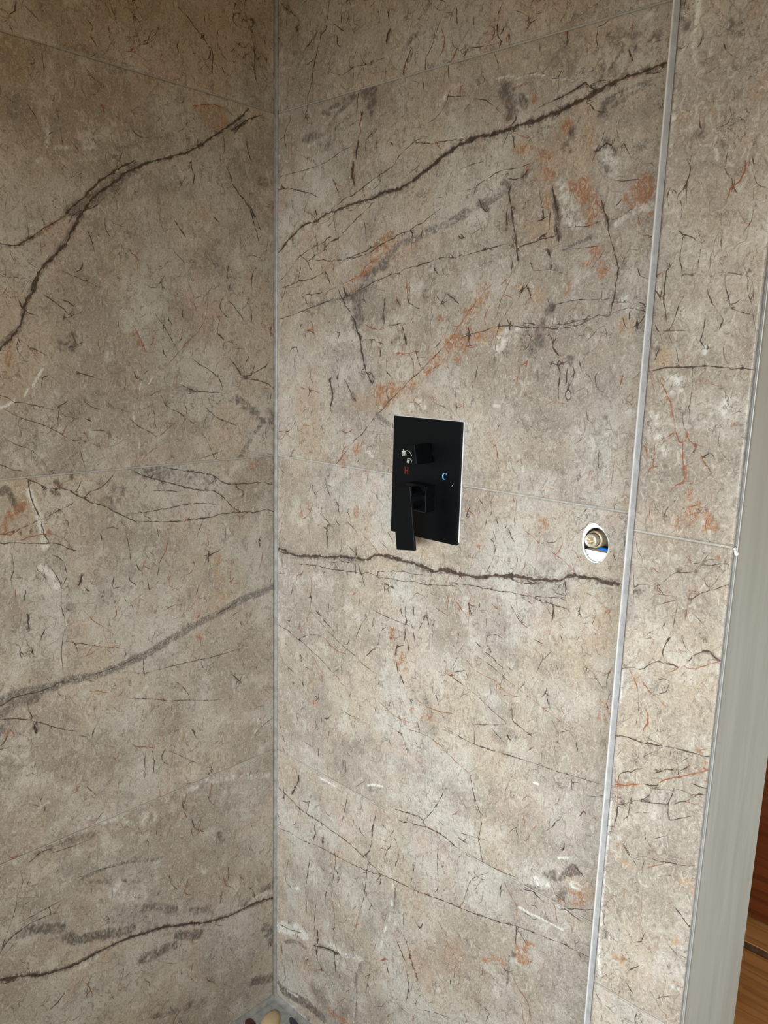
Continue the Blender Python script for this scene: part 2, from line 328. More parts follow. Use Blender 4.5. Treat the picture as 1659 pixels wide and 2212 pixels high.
# ------------------------------------------------------------------ figure of the stone, in wall millimetres
# one stroke to a row: kind, width mm, strength, then (distance along the wall, height) points
# d dark vein, r rust vein, G grey band, R rust patch, O ochre patch, D dark patch, L pale patch
FIGURE = {
'left': """
d 3.3 1 753,1152 719,1168 686,1186 657,1212 632,1240 610,1271 583,1298 555,1324 524,1346 496,1371 485,1381 473,1395 466,1405 460,1424 457,1436 444,1453 440,1467 434,1482 420,1497 407,1510 391,1526 386,1538 377,1553 369,1566
d 2.0 1 450,1441 445,1464 436,1477 426,1487
d 3.5 1 369,1566 358,1582 347,1595 330,1610 313,1622 296,1637 279,1647 259,1658
d 2.8 1 389,1568 379,1579 365,1590 352,1604 335,1621 318,1633 302,1645 279,1659
d 2.1 1 387,1554 382,1564 363,1576 347,1581 333,1595
d 3.0 1 259,1658 244,1665 223,1673 205,1680 183,1689 164,1700 147,1712 131,1725 110,1739 90,1754 73,1768 62,1780
d 2.4 1 97,1739 76,1754 55,1768 30,1780
d 1.6 1 95,1745 90,1736 80,1748 62,1760
d 2.0 1 818,1451 782,1464 747,1478 712,1493 676,1504 639,1513 601,1519 563,1519 525,1516 487,1514 474,1513 462,1515 445,1526 428,1539 410,1551 392,1563
G 5.9 0.6 802,1391 767,1406 733,1422 699,1439 663,1451 626,1460 589,1470 552,1477 517,1492 483,1510 467,1512 445,1526 420,1543 392,1564
G 8.0 0.6 751,1160 714,1171 679,1185 646,1205 617,1228 589,1255 561,1280 539,1311 518,1343 496,1374 466,1405 457,1436 435,1477 407,1510 386,1538 369,1566
G 18.0 0.7 384,1571 363,1586 339,1599 314,1619 279,1649
R 13.8 0.6 352,1596 346,1600
R 5.9 0.7 472,1510 460,1516 440,1527 415,1546 395,1560
G 6.1 0.5 259,1658 205,1680 147,1712 90,1754 62,1780
G 15.7 0.35 90,1743 66,1762
O 13.7 0.9 153,1758 130,1758 110,1757
O 12.2 0.9 143,1745 127,1738 107,1753
O 7.6 0.8 167,1762 140,1768 107,1771
r 1.5 1 169,1762 143,1769 113,1772 90,1764
d 1.6 1 825,1501 789,1512 751,1517 713,1512 676,1504 638,1502 600,1500 563,1494 526,1484 490,1472 483,1470 472,1470 455,1470
d 1.7 1 432,1451 423,1445 413,1440 401,1430 386,1420
d 2.1 1 408,1444 395,1442 385,1435
d 1.0 1 385,1435 391,1423
r 1.0 1 454,1496 443,1488 434,1484
d 1.0 1 411,1488 388,1481 363,1473 342,1465
d 2.4 1 106,1680 98,1665 94,1655 81,1641 66,1629 56,1614 49,1596 39,1569
d 2.0 1 77,1639 59,1625 45,1607 36,1589
d 1.6 1 66,1735 62,1714 55,1699
d 1.1 1 172,1744 167,1739
d 2.3 1 209,1580 201,1571 190,1558
d 2.3 1 134,1597 124,1590
d 1.4 1 358,1546 352,1530 349,1518
d 2.3 1 58,1927 49,1920 51,1911
d 1.6 1 58,1902 49,1889 47,1863 47,1840 39,1821
d 1.2 1 33,1877 19,1863 0,1843
d 1.5 1 196,1898 181,1891 163,1877 135,1855
d 1.0 1 353,1860 339,1849
d 0.9 1 438,1830 416,1814
d 1.0 1 405,1721 397,1704 395,1692
d 1.0 1 442,1707 429,1691 422,1673
d 0.9 1 464,1715 459,1699
d 1.0 1 393,1683 391,1661
d 1.0 1 416,1790 413,1751
r 1.2 1 150,1464 150,1439 166,1410 186,1393 209,1370 232,1348
r 1.5 1 290,1413 279,1395 268,1374
R 11.8 0.35 288,1400 274,1377
d 1.6 1 104,1461 89,1449 72,1429
d 2.4 1 129,1406 115,1395
d 1.1 1 248,1431 230,1408 206,1370
D 27.7 0.35 391,1384 401,1379
D 47.4 0.4 144,1527 103,1503
D 37.0 0.35 181,1633 251,1630
D 24.3 0.3 45,1674 19,1667
G 8.2 0.3 383,1793 338,1794 274,1790 217,1785
L 10.5 0.5 416,1692 413,1670 413,1657
L 6.7 0.5 412,1653 385,1658 346,1665
L 9.1 0.4 431,1625 425,1635
O 43.8 0.4 458,1771 455,1742
O 69.1 0.35 121,1901 37,1871
O 49.0 0.4 34,1670 19,1628
D 38.1 0.25 463,1694 445,1694
R 7.1 0.6 245,1831 242,1829
L 40.4 0.25 356,1612 413,1590
O 39.0 0.3 477,1491 480,1414
R 9.2 0.5 481,1388 488,1355
L 4.1 0.9 437,1343 445,1331 453,1318
L 3.4 0.8 460,1315 466,1304
L 4.0 0.9 501,1288 492,1291 480,1298
L 2.3 0.8 257,1333 264,1320
L 2.2 0.7 277,1325 282,1309
L 3.0 0.5 290,1290 293,1269 287,1244 285,1222 287,1203
d 2.2 1 289,1338 286,1330 277,1326
d 1.1 1 400,1350 382,1338 364,1333 345,1327
d 2.1 1 385,1337 380,1336
d 1.4 1 831,1224 794,1233 757,1242 720,1251 684,1263 648,1276 612,1288 576,1297 538,1305 500,1306 480,1296 456,1292 439,1286 416,1281 406,1273 388,1269
d 1.0 1 423,1293 411,1278
d 1.0 1 495,1286 476,1274 445,1263 423,1252 400,1238 374,1232 352,1223
d 1.0 1 497,1244 481,1234 462,1226 448,1212 439,1199
d 1.0 1 471,1387 456,1375 442,1369 430,1363
r 1.0 1 456,1373 440,1356
d 1.0 1 441,1316 437,1331 428,1334 419,1327 411,1321
d 1.1 1 299,1264 284,1252 263,1241 251,1232
d 1.6 1 207,1319 178,1308 154,1306 123,1304
D 11.1 0.4 191,1311 171,1308
d 1.6 1 243,1303 234,1286 215,1275 192,1260 178,1251
d 1.6 1 182,1363 167,1353 144,1342 126,1327 120,1313
d 1.6 1 155,1279 131,1260 106,1251 91,1244
d 2.5 1 105,1365 87,1345 76,1333 57,1336 50,1351
d 2.1 1 80,1327 54,1327 23,1320 3,1309
d 1.7 1 61,1369 72,1351
d 1.7 1 50,1339 23,1352 15,1364
r 1.6 1 248,1234 229,1247 212,1261
r 1.5 1 230,1292 235,1286
r 1.5 1 265,1276 269,1260
r 1.5 1 277,1200 264,1210 252,1215
d 1.1 1 367,1250 343,1247 336,1241
D 8.8 0.4 337,1244 334,1239
G 10.2 0.6 85,1184 66,1209 46,1233 31,1251
G 18.5 0.4 35,1254 58,1273 84,1289 102,1295
D 16.9 0.5 84,1289 50,1267 31,1251
D 26.0 0.4 11,1259 3,1243
d 1.4 1 837,1227 799,1231 761,1236 724,1243 686,1246 648,1246 611,1239 574,1230 537,1219 502,1205 488,1198 476,1195 465,1190
d 1.2 1 163,1235 153,1220 139,1190
d 1.2 1 170,1191 142,1196 121,1202
d 1.1 1 385,1218 381,1200 376,1189
d 1.4 1 403,1209 395,1193
D 27.6 0.3 414,1382 393,1380
D 28.2 0.3 390,1280
R 6.6 0.5 483,1363 492,1335
D 36.5 0.2 319,1341
L 28.8 0.3 335,1366
O 59.8 0.3 481,1323 475,1340
d 2.2 1 472,1185 455,1175 435,1165 415,1163 399,1154 383,1144 367,1134 348,1128 331,1116 310,1104 290,1091
d 1.5 1 375,1151 358,1157 340,1169 328,1183
d 1.4 1 848,1044 811,1052 773,1055 735,1059 697,1064 660,1070 624,1083 588,1095 551,1102 513,1104 494,1107 466,1115 445,1121 424,1130 405,1137 389,1146
d 1.4 1 399,1154 391,1161 385,1173
d 1.5 1 383,1144 369,1156
d 1.8 1 854,1087 816,1085 778,1086 740,1081 702,1081 665,1087 627,1094 590,1096 552,1094 514,1091 495,1090 470,1085 445,1081 427,1078 414,1069 393,1061
r 1.4 1 495,1090 470,1095 442,1096 419,1085 406,1069
d 1.7 1 469,1184 466,1163 462,1145 453,1121 448,1097 442,1083
d 2.0 1 304,1185 281,1171 256,1163 228,1153 198,1143 168,1135 140,1131 119,1115 97,1094 78,1085
d 2.1 1 240,1181 201,1172 164,1165 140,1158 115,1142 77,1138 35,1136 3,1128
d 1.6 1 310,1110 274,1109 232,1111 192,1113 165,1111 137,1106
d 2.1 1 293,1096 262,1091 223,1086 186,1084 148,1085 119,1087 78,1085 47,1081 23,1083 -1,1074
r 1.7 1 97,1088 86,1078 66,1081
d 1.2 1 263,1144 235,1141 205,1135
D 19.9 0.5 290,1181 271,1175 253,1175
D 31.8 0.3 265,1176 201,1165 154,1146
D 43.5 0.3 58,1115 19,1098
D 26.8 0.35 341,1145 320,1154 333,1130
O 40.8 0.5 495,1169 480,1180 477,1137
O 34.8 0.4 477,1101 455,1093
R 17.7 0.5 508,1106 497,1132 482,1142
R 9.8 0.5 451,1110 442,1096
D 10.8 0.8 507,1165 499,1172 489,1146 482,1137
D 8.5 0.7 427,1175 420,1169
D 8.5 0.7 433,1161 423,1154
D 6.9 0.7 467,1103
D 6.9 0.7 484,1103
D 7.1 0.6 401,1188 401,1175
L 12.5 0.6 467,1166 462,1145 455,1126 448,1076
L 10.0 0.6 457,1046 442,1033 433,1010
L 35.9 0.35 482,1014 436,1005 445,980 436,950 437,873
d 1.4 1 436,1061 423,1052 418,1039 416,1025
d 1.1 1 445,1049 432,1026 426,1008 428,981 423,950 428,924 431,897 430,865
d 1.4 1 416,1023 422,1013
D 22.0 0.25 413,973 412,950
d 2.9 1 392,1021 395,1013 398,1007
d 2.2 1 388,1001 382,993
d 2.8 1 480,974 480,953
D 7.0 1 480,955
d 1.4 1 497,1068 497,1048 501,1036 501,1023
d 1.4 1 481,1014 484,999
d 1.4 1 477,922 474,902
r 1.4 1 496,1017 497,1006
G 15.1 0.9 861,790 826,803 789,814 752,818 717,833 679,840 641,840 603,842 567,852 529,850 509,854 488,855 468,851 449,850 430,853 405,851 380,848 353,850 329,853 307,858 285,860 265,867 245,873 218,880 194,888 165,896 136,901 110,908 83,917 56,920 27,922 3,929
G 4.8 0.6 435,858 402,852 353,856 307,861 265,871 194,893 110,908 56,916
d 2.1 1 861,791 824,801 787,806 749,811 712,818 674,819 636,819 598,827 561,835 524,844 504,850 465,848 430,854
d 1.2 1 430,851 380,851 332,854 285,863
d 1.7 1 140,900 114,907 91,915
G 15.6 0.7 864,777 826,771 788,770 750,769 714,778 677,789 640,797 603,804 566,813 530,827 515,835 497,841 468,848
G 12.6 0.6 532,800 521,813
D 14.4 0.5 487,835 474,836
d 1.8 1 488,835 488,824 483,811 484,804
d 2.9 1 480,796 478,784
d 1.5 1 865,873 827,878 789,881 752,875 714,870 677,861 639,855 604,842 567,831 531,821 506,815 481,802 461,790 432,771 407,759
d 1.2 1 317,840 292,828 247,826 202,824 141,820 80,820
d 1.3 1 316,789 278,777 242,762 211,754 157,737 127,730
r 1.5 1 401,886 384,887 366,894 349,890 319,879
d 1.1 1 424,919 394,907 360,893
r 1.5 1 337,957 335,943 347,936
r 1.5 1 359,915 354,900
r 1.1 1 392,963 376,942 362,930 353,923
R 11.8 0.5 173,867 184,864
R 8.5 0.4 159,877 159,861
r 1.5 1 387,824 369,818 358,813
d 1.1 1 314,1083 309,1054 307,1026
d 2.5 1 154,1024 155,1001
d 2.2 1 39,1029 39,1012
d 1.5 1 358,1084 356,1073
d 1.6 1 256,1078 253,1063
r 1.7 1 155,1055 154,1024
d 1.7 1 177,960 182,945
d 2.6 1 196,692 188,676
d 1.4 1 2,654 28,646 49,635
L 7.3 0.5 42,686 45,651
L 5.1 0.4 119,1072 108,1048
L 6.4 0.4 277,807 300,792
L 48.6 0.25 225,902 257,921 223,963
O 34.0 0.35 125,908 135,1008
R 14.1 0.5 522,794
R 6.8 0.6 62,1178 54,1165
R 6.9 0.5 43,1179 47,1167
D 47.7 0.2 269,1054 204,1038
r 1.4 1 517,801 510,787 516,775
R 14.2 0.4 523,786 512,791
d 2.9 1 480,794 478,782
d 2.6 1 196,692 188,676
d 1.1 1 867,734 831,746 797,763 760,771 722,775 685,781 647,784 609,778 571,777 533,773 511,771 473,756
d 1.6 1 289,692 293,665 294,633
d 2.1 1 279,680 275,658 278,630
d 1.7 1 253,674 260,656 248,642
d 1.2 1 266,629 267,603
d 1.3 1 243,666 217,645 185,620
d 1.3 1 163,604 152,595 164,586
r 1.5 1 419,673 417,657 426,655
R 7.6 0.5 420,661
d 1.2 1 400,658 386,638
L 21.8 0.3 486,716 491,727
L 7.4 0.35 465,659 487,647
L 5.5 0.5 45,644 61,625
L 32.1 0.3 409,592 285,551
L 14.3 0.4 215,569 160,574 19,533
D 15.3 0.4 488,577 439,575 395,568
d 1.5 1 500,567 480,576 458,572
d 1.2 1 466,566 431,562 398,560
G 6.5 0.6 419,494 395,495 365,493 327,484 294,470 264,461
d 1.2 1 419,494 395,498 346,487
D 8.0 0.5 402,482 372,467
D 38.9 0.25 441,530 397,515
d 1.3 1 219,563 218,542 211,519
d 1.7 1 274,533 274,513
D 6.5 0.5 344,456 335,450
D 12.7 0.4 139,455 131,434
d 2.2 1 870,306 834,317 799,333 766,352 732,369 698,384 662,396 624,403 587,412 555,432 544,446 525,454 500,459 481,458 464,456
d 1.1 1 550,426 531,436
d 1.1 1 765,178 741,207 713,233 687,260 664,291 635,315 606,340 583,370 564,403 552,439 537,473 526,500 520,533
d 1.1 1 524,469 489,471 452,473
d 1.1 1 850,521 813,528 775,532 737,537 700,542 662,543 624,538 586,532 549,526 511,509 485,496
D 19.7 0.7 522,450 493,442 455,421
D 20.9 0.7 447,401 425,383 389,371 335,349
D 18.2 0.6 376,364 342,351 328,351
D 18.8 0.5 304,378 274,366 242,342
D 49.9 0.35 318,372 337,376
D 22.5 0.6 311,275 276,272 244,268
D 23.2 0.7 237,285 211,270 189,261
D 16.2 0.5 206,319 165,304
D 18.9 0.6 88,275 72,270
D 19.4 0.7 33,277 2,273
d 4.2 1 857,378 819,373 782,383 745,392 708,400 670,402 632,398 595,394 558,385 542,379 524,372 506,362 484,352 462,346 441,342 421,340 402,341 384,340 361,339 339,336 316,331 292,325 264,318 240,306 211,296 177,279 149,270 117,262 89,259 59,257 28,251 2,243
G 6.8 0.7 854,406 818,418 781,424 743,422 705,421 668,412 631,402 594,395 558,383 524,372 462,346 402,341 339,336 264,318 177,279 89,259 2,243
d 1.5 1 558,379 532,369
L 13.5 0.5 67,263 37,267 2,259
L 11.2 0.35 456,332 415,330 384,338
L 24.6 0.35 354,451 361,435 307,404
D 18.3 0.4 215,116 180,105
D 12.4 0.4 298,145 263,129 218,115
L 36.6 0.25 206,160 172,115
L 51.8 0.2 296,201
D 21.7 0.7 60,73 10,50
D 29.5 0.5 24,185 6,146
D 38.4 0.3 37,310
D 42.1 0.3 324,369 292,334
""",
'back': """
d 3.1 1 5,1552 15,1558 29,1569 51,1582 67,1591 83,1596 105,1597 120,1603 135,1608 155,1610 173,1614 192,1616 212,1619 234,1620 247,1621
d 4.9 1 247,1621 260,1627 275,1628 296,1628 310,1632 327,1637 341,1645 355,1650 369,1657 382,1663 398,1669 413,1675 426,1677 436,1678
G 7.0 0.6 206,1618 247,1621 275,1628 296,1628 327,1637 355,1650 382,1663 413,1675 436,1678
d 1.5 1 250,1619 229,1606 207,1594 191,1584 174,1574 162,1566 145,1563 133,1554
d 2.3 1 142,1561 162,1565
d 1.5 1 147,1615 167,1622 178,1628 195,1630 211,1637 233,1646 254,1654 274,1660 284,1664 296,1677 308,1684 332,1694 351,1696
d 1.1 1 217,1639 222,1629 225,1625
d 1.4 1 327,1691 356,1686 379,1685 401,1684 421,1682
d 1.1 1 259,1653 254,1640 241,1634
d 1.6 1 1,1659 21,1660 44,1658 73,1649 95,1643 110,1637
d 3.0 1 196,1681 195,1670 194,1660 199,1648
D 6.0 0.8 195,1667 198,1652
d 3.0 1 206,1711 204,1700 202,1688
d 2.2 1 204,1782 202,1766 201,1751
d 2.2 1 210,1756 213,1745 207,1734
D 17.4 0.8 218,1778 234,1775 239,1779
D 14.5 0.7 229,1760 239,1765
D 11.9 0.6 174,1777 196,1780
D 10.4 0.5 185,1773 169,1767
D 9.1 0.6 140,1772 157,1774
D 9.2 0.5 123,1768 138,1763
D 10.2 0.5 235,1747
D 17.2 0.5 75,1734 100,1736
G 7.6 0.5 163,1764 146,1753 129,1737 112,1732
G 7.6 0.5 189,1753 158,1742 133,1723 112,1719
L 5.3 0.5 141,1755 126,1748
L 7.0 0.5 100,1724 85,1721
L 6.2 0.3 87,1772 93,1758
D 24.6 0.4 11,1700 5,1689
D 22.9 0.35 147,1725 133,1718
d 2.3 1 129,1904 126,1894 115,1887 113,1879 106,1866 101,1852 96,1842 95,1828 89,1811
d 1.5 1 134,1934 131,1917 129,1904
d 1.2 1 89,1811 82,1797 81,1778
d 2.3 1 81,1780 76,1766
d 1.5 1 146,1896 160,1886 169,1880
D 9.4 0.8 29,1947
d 1.6 1 13,1959 26,1948 48,1932 67,1915
d 2.8 1 270,1859 264,1850 263,1844
d 1.4 1 265,1888 267,1874
d 1.4 1 245,1891 247,1874
d 1.5 1 162,1911 163,1894
d 1.4 1 237,1906 227,1901
d 2.1 1 314,1823 310,1815 303,1805 299,1791
d 1.4 1 307,1881 303,1866
D 8.2 0.6 324,1840
d 1.9 1 417,1805 418,1796 415,1790
D 5.2 0.7 416,1791
d 1.3 1 398,1858 400,1836
d 1.1 1 139,1826 162,1817 179,1819 195,1824 216,1821 240,1822 260,1822
d 1.1 1 258,1820 264,1802 259,1789
d 1.0 1 339,1801 352,1814 360,1830 364,1840 374,1857
d 1.0 1 387,1785 388,1769
d 2.0 1 339,1774 342,1763
d 1.3 1 387,1745 407,1741 422,1739
d 1.3 1 354,1715 370,1721 385,1736 391,1751
d 2.1 1 278,1699 283,1694
d 1.5 1 246,1726 236,1719 225,1711 223,1696 218,1687
d 1.2 1 5,1681 34,1683 76,1684 118,1688 145,1694 170,1703 193,1705
d 2.4 1 103,1620 108,1608
d 1.5 1 146,1662 158,1645 162,1635
d 1.2 1 24,1738 28,1725
G 10.8 0.4 346,1877 333,1860 322,1847 307,1831
R 9.7 0.4 321,1732 335,1730
O 49.3 0.4 21,1655 5,1636
D 42.9 0.25 249,1648 321,1668
L 10.7 0.35 365,1733 387,1748 406,1757
O 46.9 0.3 33,1941
L 23.5 0.35 129,1585
D 44.0 0.25 246,1659 232,1653
d 1.5 1 249,1548 231,1542 209,1537 186,1533
d 4.9 1 420,1677 433,1680 453,1682 468,1680 485,1682 499,1683 513,1685 525,1686 539,1686 552,1689 564,1691 577,1692 589,1696 600,1698 610,1701 621,1703 631,1706 641,1710 649,1712 657,1713
G 7.3 0.6 420,1677 453,1681 485,1682 513,1685 539,1686 564,1691 589,1696 610,1701 631,1706 649,1712
d 3.3 1 657,1713 667,1716 679,1716 690,1717 699,1718 708,1720 714,1720
r 2.2 1 658,1713 667,1715 683,1715
G 7.7 0.6 662,1717 683,1717 702,1716 714,1719
R 5.5 0.6 667,1713 683,1715 708,1719
d 1.7 1 616,1716 627,1717 639,1717 654,1716 661,1716
d 2.3 1 566,1707 577,1709 590,1712 599,1715 605,1718 612,1720 618,1714 627,1708 636,1708
d 1.2 1 536,1699 547,1703 561,1706
G 4.7 0.6 551,1704 573,1710 595,1712 613,1716 631,1708
d 1.1 1 684,1714 696,1713 709,1712 715,1713
G 4.5 0.6 642,1695 659,1699 678,1703 696,1705 714,1708
G 5.6 0.6 636,1686 653,1692 668,1693 685,1697 701,1700
G 4.6 0.5 641,1676 654,1679 669,1683
G 4.5 0.5 643,1728 652,1737 658,1747
G 4.5 0.5 665,1723 672,1733 676,1749
D 11.5 0.5 643,1692 634,1675
D 11.3 0.4 653,1686 669,1694
L 2.5 0.6 474,1751 488,1751 501,1749
L 2.4 0.6 505,1744 523,1746 538,1744 552,1740 564,1733 583,1730 594,1726
d 0.9 1 517,1748 536,1746 552,1741 562,1734 579,1732 594,1727
d 0.9 1 598,1725 604,1731 617,1732 629,1733
D 21.3 0.8 487,1734 492,1724 501,1712 498,1700
D 12.4 0.7 515,1721 523,1710
D 13.8 0.6 485,1742 501,1736
D 18.7 0.5 510,1708
R 8.6 0.7 536,1720 538,1712
d 2.5 1 470,1819 473,1804 478,1797 475,1791
d 1.9 1 482,1814 476,1806
d 1.2 1 470,1820 472,1835 478,1845
d 1.0 1 417,1802 439,1798 473,1795
d 1.9 1 416,1807 416,1793 414,1790
d 1.2 1 540,1786 541,1771
d 0.9 1 495,1831 509,1825 515,1820
d 1.2 1 517,1799 524,1809 533,1811
d 1.2 1 580,1787 581,1771
R 5.9 0.6 579,1784
D 4.7 0.7 581,1772
d 1.1 1 624,1777 623,1766 627,1754 625,1747
d 0.9 1 467,1785 474,1771 477,1761
d 1.0 1 439,1732 456,1727 472,1716 481,1708
O 35.2 0.5 600,1692 619,1686
O 35.9 0.6 587,1673 581,1659
R 14.3 0.7 589,1672
O 37.2 0.5 522,1652 548,1645
R 12.5 0.5 511,1655 531,1654
R 14.6 0.6 556,1641 567,1641
R 12.5 0.5 533,1629
O 47.8 0.6 579,1636 611,1635
D 14.4 0.5 586,1648 594,1642
O 35.5 0.5 603,1656
D 17.8 0.4 599,1662
O 23.4 0.5 626,1667 627,1630
r 1.2 1 620,1674 628,1665 627,1652 623,1641
r 1.2 1 506,1677 522,1670 535,1664
O 49.1 0.5 557,1622 572,1583
R 15.9 0.6 567,1621 568,1612
R 9.8 0.5 562,1590 569,1567
O 24.6 0.6 574,1559
D 9.3 0.7 635,1638 645,1639
D 10.4 0.9 647,1645
D 10.3 0.8 659,1633
D 12.8 0.5 643,1625
L 17.4 0.5 643,1632 652,1628
L 17.2 0.4 659,1621
d 1.7 1 630,1634 637,1636 647,1643 656,1638 663,1631
D 17.4 0.6 648,1609
R 23.7 0.9 619,1593 628,1577 635,1555
R 15.6 0.7 601,1598 613,1585
O 35.6 0.5 608,1605 622,1600
L 24.1 0.4 586,1597 591,1587 602,1558 612,1553
R 22.5 0.9 693,1579 703,1591 708,1579
R 17.0 0.8 685,1574 701,1564
R 7.9 0.7 700,1542 706,1549 715,1554
L 11.3 0.5 695,1559 708,1560 716,1562
L 9.2 0.4 669,1545 687,1556
L 6.9 0.4 656,1617 667,1605
d 3.1 1 574,1597 577,1585 581,1574 585,1563
D 9.8 0.9 579,1579 584,1568 584,1550 587,1537
O 9.7 0.9 586,1566 587,1559
d 2.4 1 583,1550 586,1541 588,1531
d 1.2 1 573,1573 572,1558 572,1546
d 2.5 1 507,1609 504,1601 507,1586 511,1573 514,1558 519,1544 522,1531 524,1511
d 1.9 1 502,1577 502,1559
d 1.9 1 552,1602 555,1589 560,1575 562,1560
d 1.8 1 645,1580 649,1569 654,1558 658,1546 660,1535 666,1522 668,1511
D 5.8 0.6 654,1556 659,1544
d 1.2 1 658,1551 670,1552 680,1557 690,1562
d 1.2 1 594,1547 612,1547 629,1546 639,1549 648,1551
d 1.9 1 524,1526 536,1530 552,1533 568,1536 583,1538
d 1.3 1 429,1521 442,1524 464,1527 484,1530 501,1533 514,1529 524,1526
d 1.0 1 497,1527 506,1526 518,1529
d 1.2 1 633,1535 636,1529
D 5.9 0.7 635,1532
G 4.8 0.6 596,1519 611,1525 632,1531
d 0.9 1 596,1518 615,1520 633,1520 654,1521
d 2.5 1 571,1521 575,1513
D 8.7 0.7 575,1519
R 11.8 0.7 640,1516 652,1508
G 7.8 0.7 425,1579 447,1586 469,1590 486,1595 498,1602
G 9.1 0.5 425,1583 452,1592 486,1597 496,1604
D 12.8 0.6 495,1615 502,1610
d 2.6 1 453,1597 458,1588
D 9.2 0.8 460,1588 469,1582
D 5.3 0.8 431,1602
d 1.3 1 459,1586 468,1579 472,1583
d 1.0 1 423,1612 441,1613 454,1619 471,1625 488,1631 517,1631 541,1635
d 1.0 1 422,1643 439,1646 457,1647
d 1.1 1 658,1599 673,1596 695,1595
d 1.2 1 677,1576 667,1567
D 33.3 0.3 693,1746 646,1764
D 28.5 0.3 633,1724 646,1727
D 35.5 0.3 589,1741 566,1755
L 16.3 0.3 696,1781 690,1778
G 22.3 0.3 713,1635 692,1628
D 18.7 0.35 530,1619 538,1612
D 37.9 0.25 517,1606
O 56.5 0.25 533,1579
d 1.2 1 2,1499 27,1513 55,1536 75,1547 101,1556 130,1563
d 2.0 1 130,1563 136,1568 145,1570
d 2.4 1 130,1562 131,1552 135,1548
d 1.6 1 85,1533 104,1541 120,1546 131,1550
d 1.2 1 65,1546 85,1534 91,1525 102,1512
d 1.5 1 98,1533 124,1534 143,1530 167,1531 195,1532 218,1535 241,1539 255,1546 274,1553 290,1557 303,1563 321,1564 331,1570 351,1576 370,1586 382,1592
d 2.1 1 323,1565 330,1561 328,1554
d 1.4 1 310,1564 313,1559
G 14.1 0.7 264,1518 280,1531 296,1543 316,1550 339,1554 364,1562 388,1567 411,1574 436,1582
D 22.0 0.5 283,1528 269,1518
D 15.0 0.6 225,1502 247,1509 261,1514
D 30.2 0.5 236,1496 220,1483
D 18.5 0.6 190,1472 208,1475
R 7.5 0.8 219,1505 236,1512 247,1525
r 1.5 1 178,1492 201,1499 219,1505 230,1518 247,1525
R 23.0 0.45 195,1500 213,1491 190,1488
R 29.3 0.4 260,1547 287,1553 269,1539
R 22.2 0.4 247,1529 274,1535
O 59.6 0.5 218,1520 274,1540
O 95.7 0.35 143,1518 78,1528
O 83.3 0.35 45,1480 27,1459
O 42.6 0.4 314,1538 352,1554
d 1.4 1 202,1475 225,1483 248,1492 267,1497 286,1502 305,1504 318,1510 334,1512 354,1515 374,1519 390,1522 410,1520 426,1523 445,1524
d 1.6 1 6,1436 28,1440 62,1447 96,1455 122,1461 147,1466 175,1468 202,1475
d 1.6 1 13,1490 41,1495 62,1501 92,1503 111,1507 130,1513
d 2.4 1 132,1514 139,1506 144,1494
d 1.6 1 82,1477 105,1478 128,1479
d 2.3 1 166,1483 173,1472 183,1458
d 3.1 1 179,1486 184,1474
d 1.2 1 181,1458 197,1445
G 10.9 0.5 147,1465 178,1468 205,1473
r 1.6 1 128,1473 144,1483 165,1489
D 23.0 0.8 208,1463 213,1451 218,1435 212,1424
D 10.8 0.9 203,1435 212,1437
d 2.3 1 197,1441 205,1433 211,1418 219,1404
d 4.6 1 213,1414 220,1404 222,1390
d 3.1 1 222,1390 227,1374 234,1355 239,1345 251,1331
d 2.3 1 237,1349 250,1346 255,1338 252,1330 242,1339
d 2.2 1 273,1465 273,1452 271,1440 274,1430 273,1422
D 7.5 0.8 271,1436
D 8.8 0.8 302,1461 306,1457
d 2.2 1 300,1463 307,1455
d 2.2 1 322,1475 324,1464 326,1456
d 1.4 1 326,1458 339,1452 349,1449
d 2.9 1 314,1422 319,1408 322,1397
r 1.5 1 227,1428 242,1421 265,1417 279,1421
d 1.5 1 279,1421 295,1424 314,1427
r 1.5 1 265,1418 273,1422
d 1.1 1 245,1402 249,1380
d 1.5 1 227,1400 248,1401 274,1394
d 2.3 1 267,1384 269,1376
D 5.9 0.7 291,1397
d 1.4 1 343,1386 348,1372 356,1359
d 2.1 1 373,1510 379,1501 387,1496
d 1.4 1 391,1506 394,1498
d 2.1 1 399,1469 413,1463 424,1455
d 2.1 1 381,1468 386,1462
d 1.1 1 353,1474 356,1467
D 21.2 0.4 359,1467
d 2.0 1 419,1550 422,1547 430,1546 424,1552
r 1.4 1 450,1452 436,1434 425,1420 414,1405 402,1394
d 1.5 1 402,1394 388,1382 371,1369 356,1355 336,1341 313,1322 291,1305 275,1289 256,1274 233,1249 209,1230 191,1211 163,1183
R 20.6 0.8 409,1396 433,1402 451,1403
R 21.4 0.5 391,1377 367,1355 376,1365
R 19.1 0.5 336,1333 316,1322
R 30.2 0.8 271,1316 283,1312 294,1317
O 45.3 0.7 255,1301 283,1306 310,1322
O 42.6 0.5 349,1347 386,1373 405,1385
O 38.8 0.5 210,1296 255,1303
R 8.8 0.6 334,1327 336,1335
r 1.4 1 402,1392 408,1383 406,1368
r 1.4 1 429,1392 443,1393 453,1394
r 1.4 1 357,1353 369,1354 391,1364 399,1366
d 2.3 1 284,1329 284,1314 291,1305
D 9.1 0.7 287,1302 281,1294
d 2.4 1 185,1333 194,1322 201,1312
D 11.0 0.9 204,1310 208,1304
d 1.6 1 207,1304 213,1299
d 3.2 1 147,1331 150,1320 155,1310 153,1295 150,1284
d 1.6 1 153,1340 149,1331
d 1.7 1 94,1318 95,1307 91,1300
d 1.2 1 71,1315 95,1313 121,1308
d 1.2 1 148,1283 156,1273
G 10.6 0.7 264,1280 279,1271 301,1263
d 1.7 1 10,1230 32,1233 47,1240 57,1254
d 1.6 1 86,1416 100,1412 106,1412
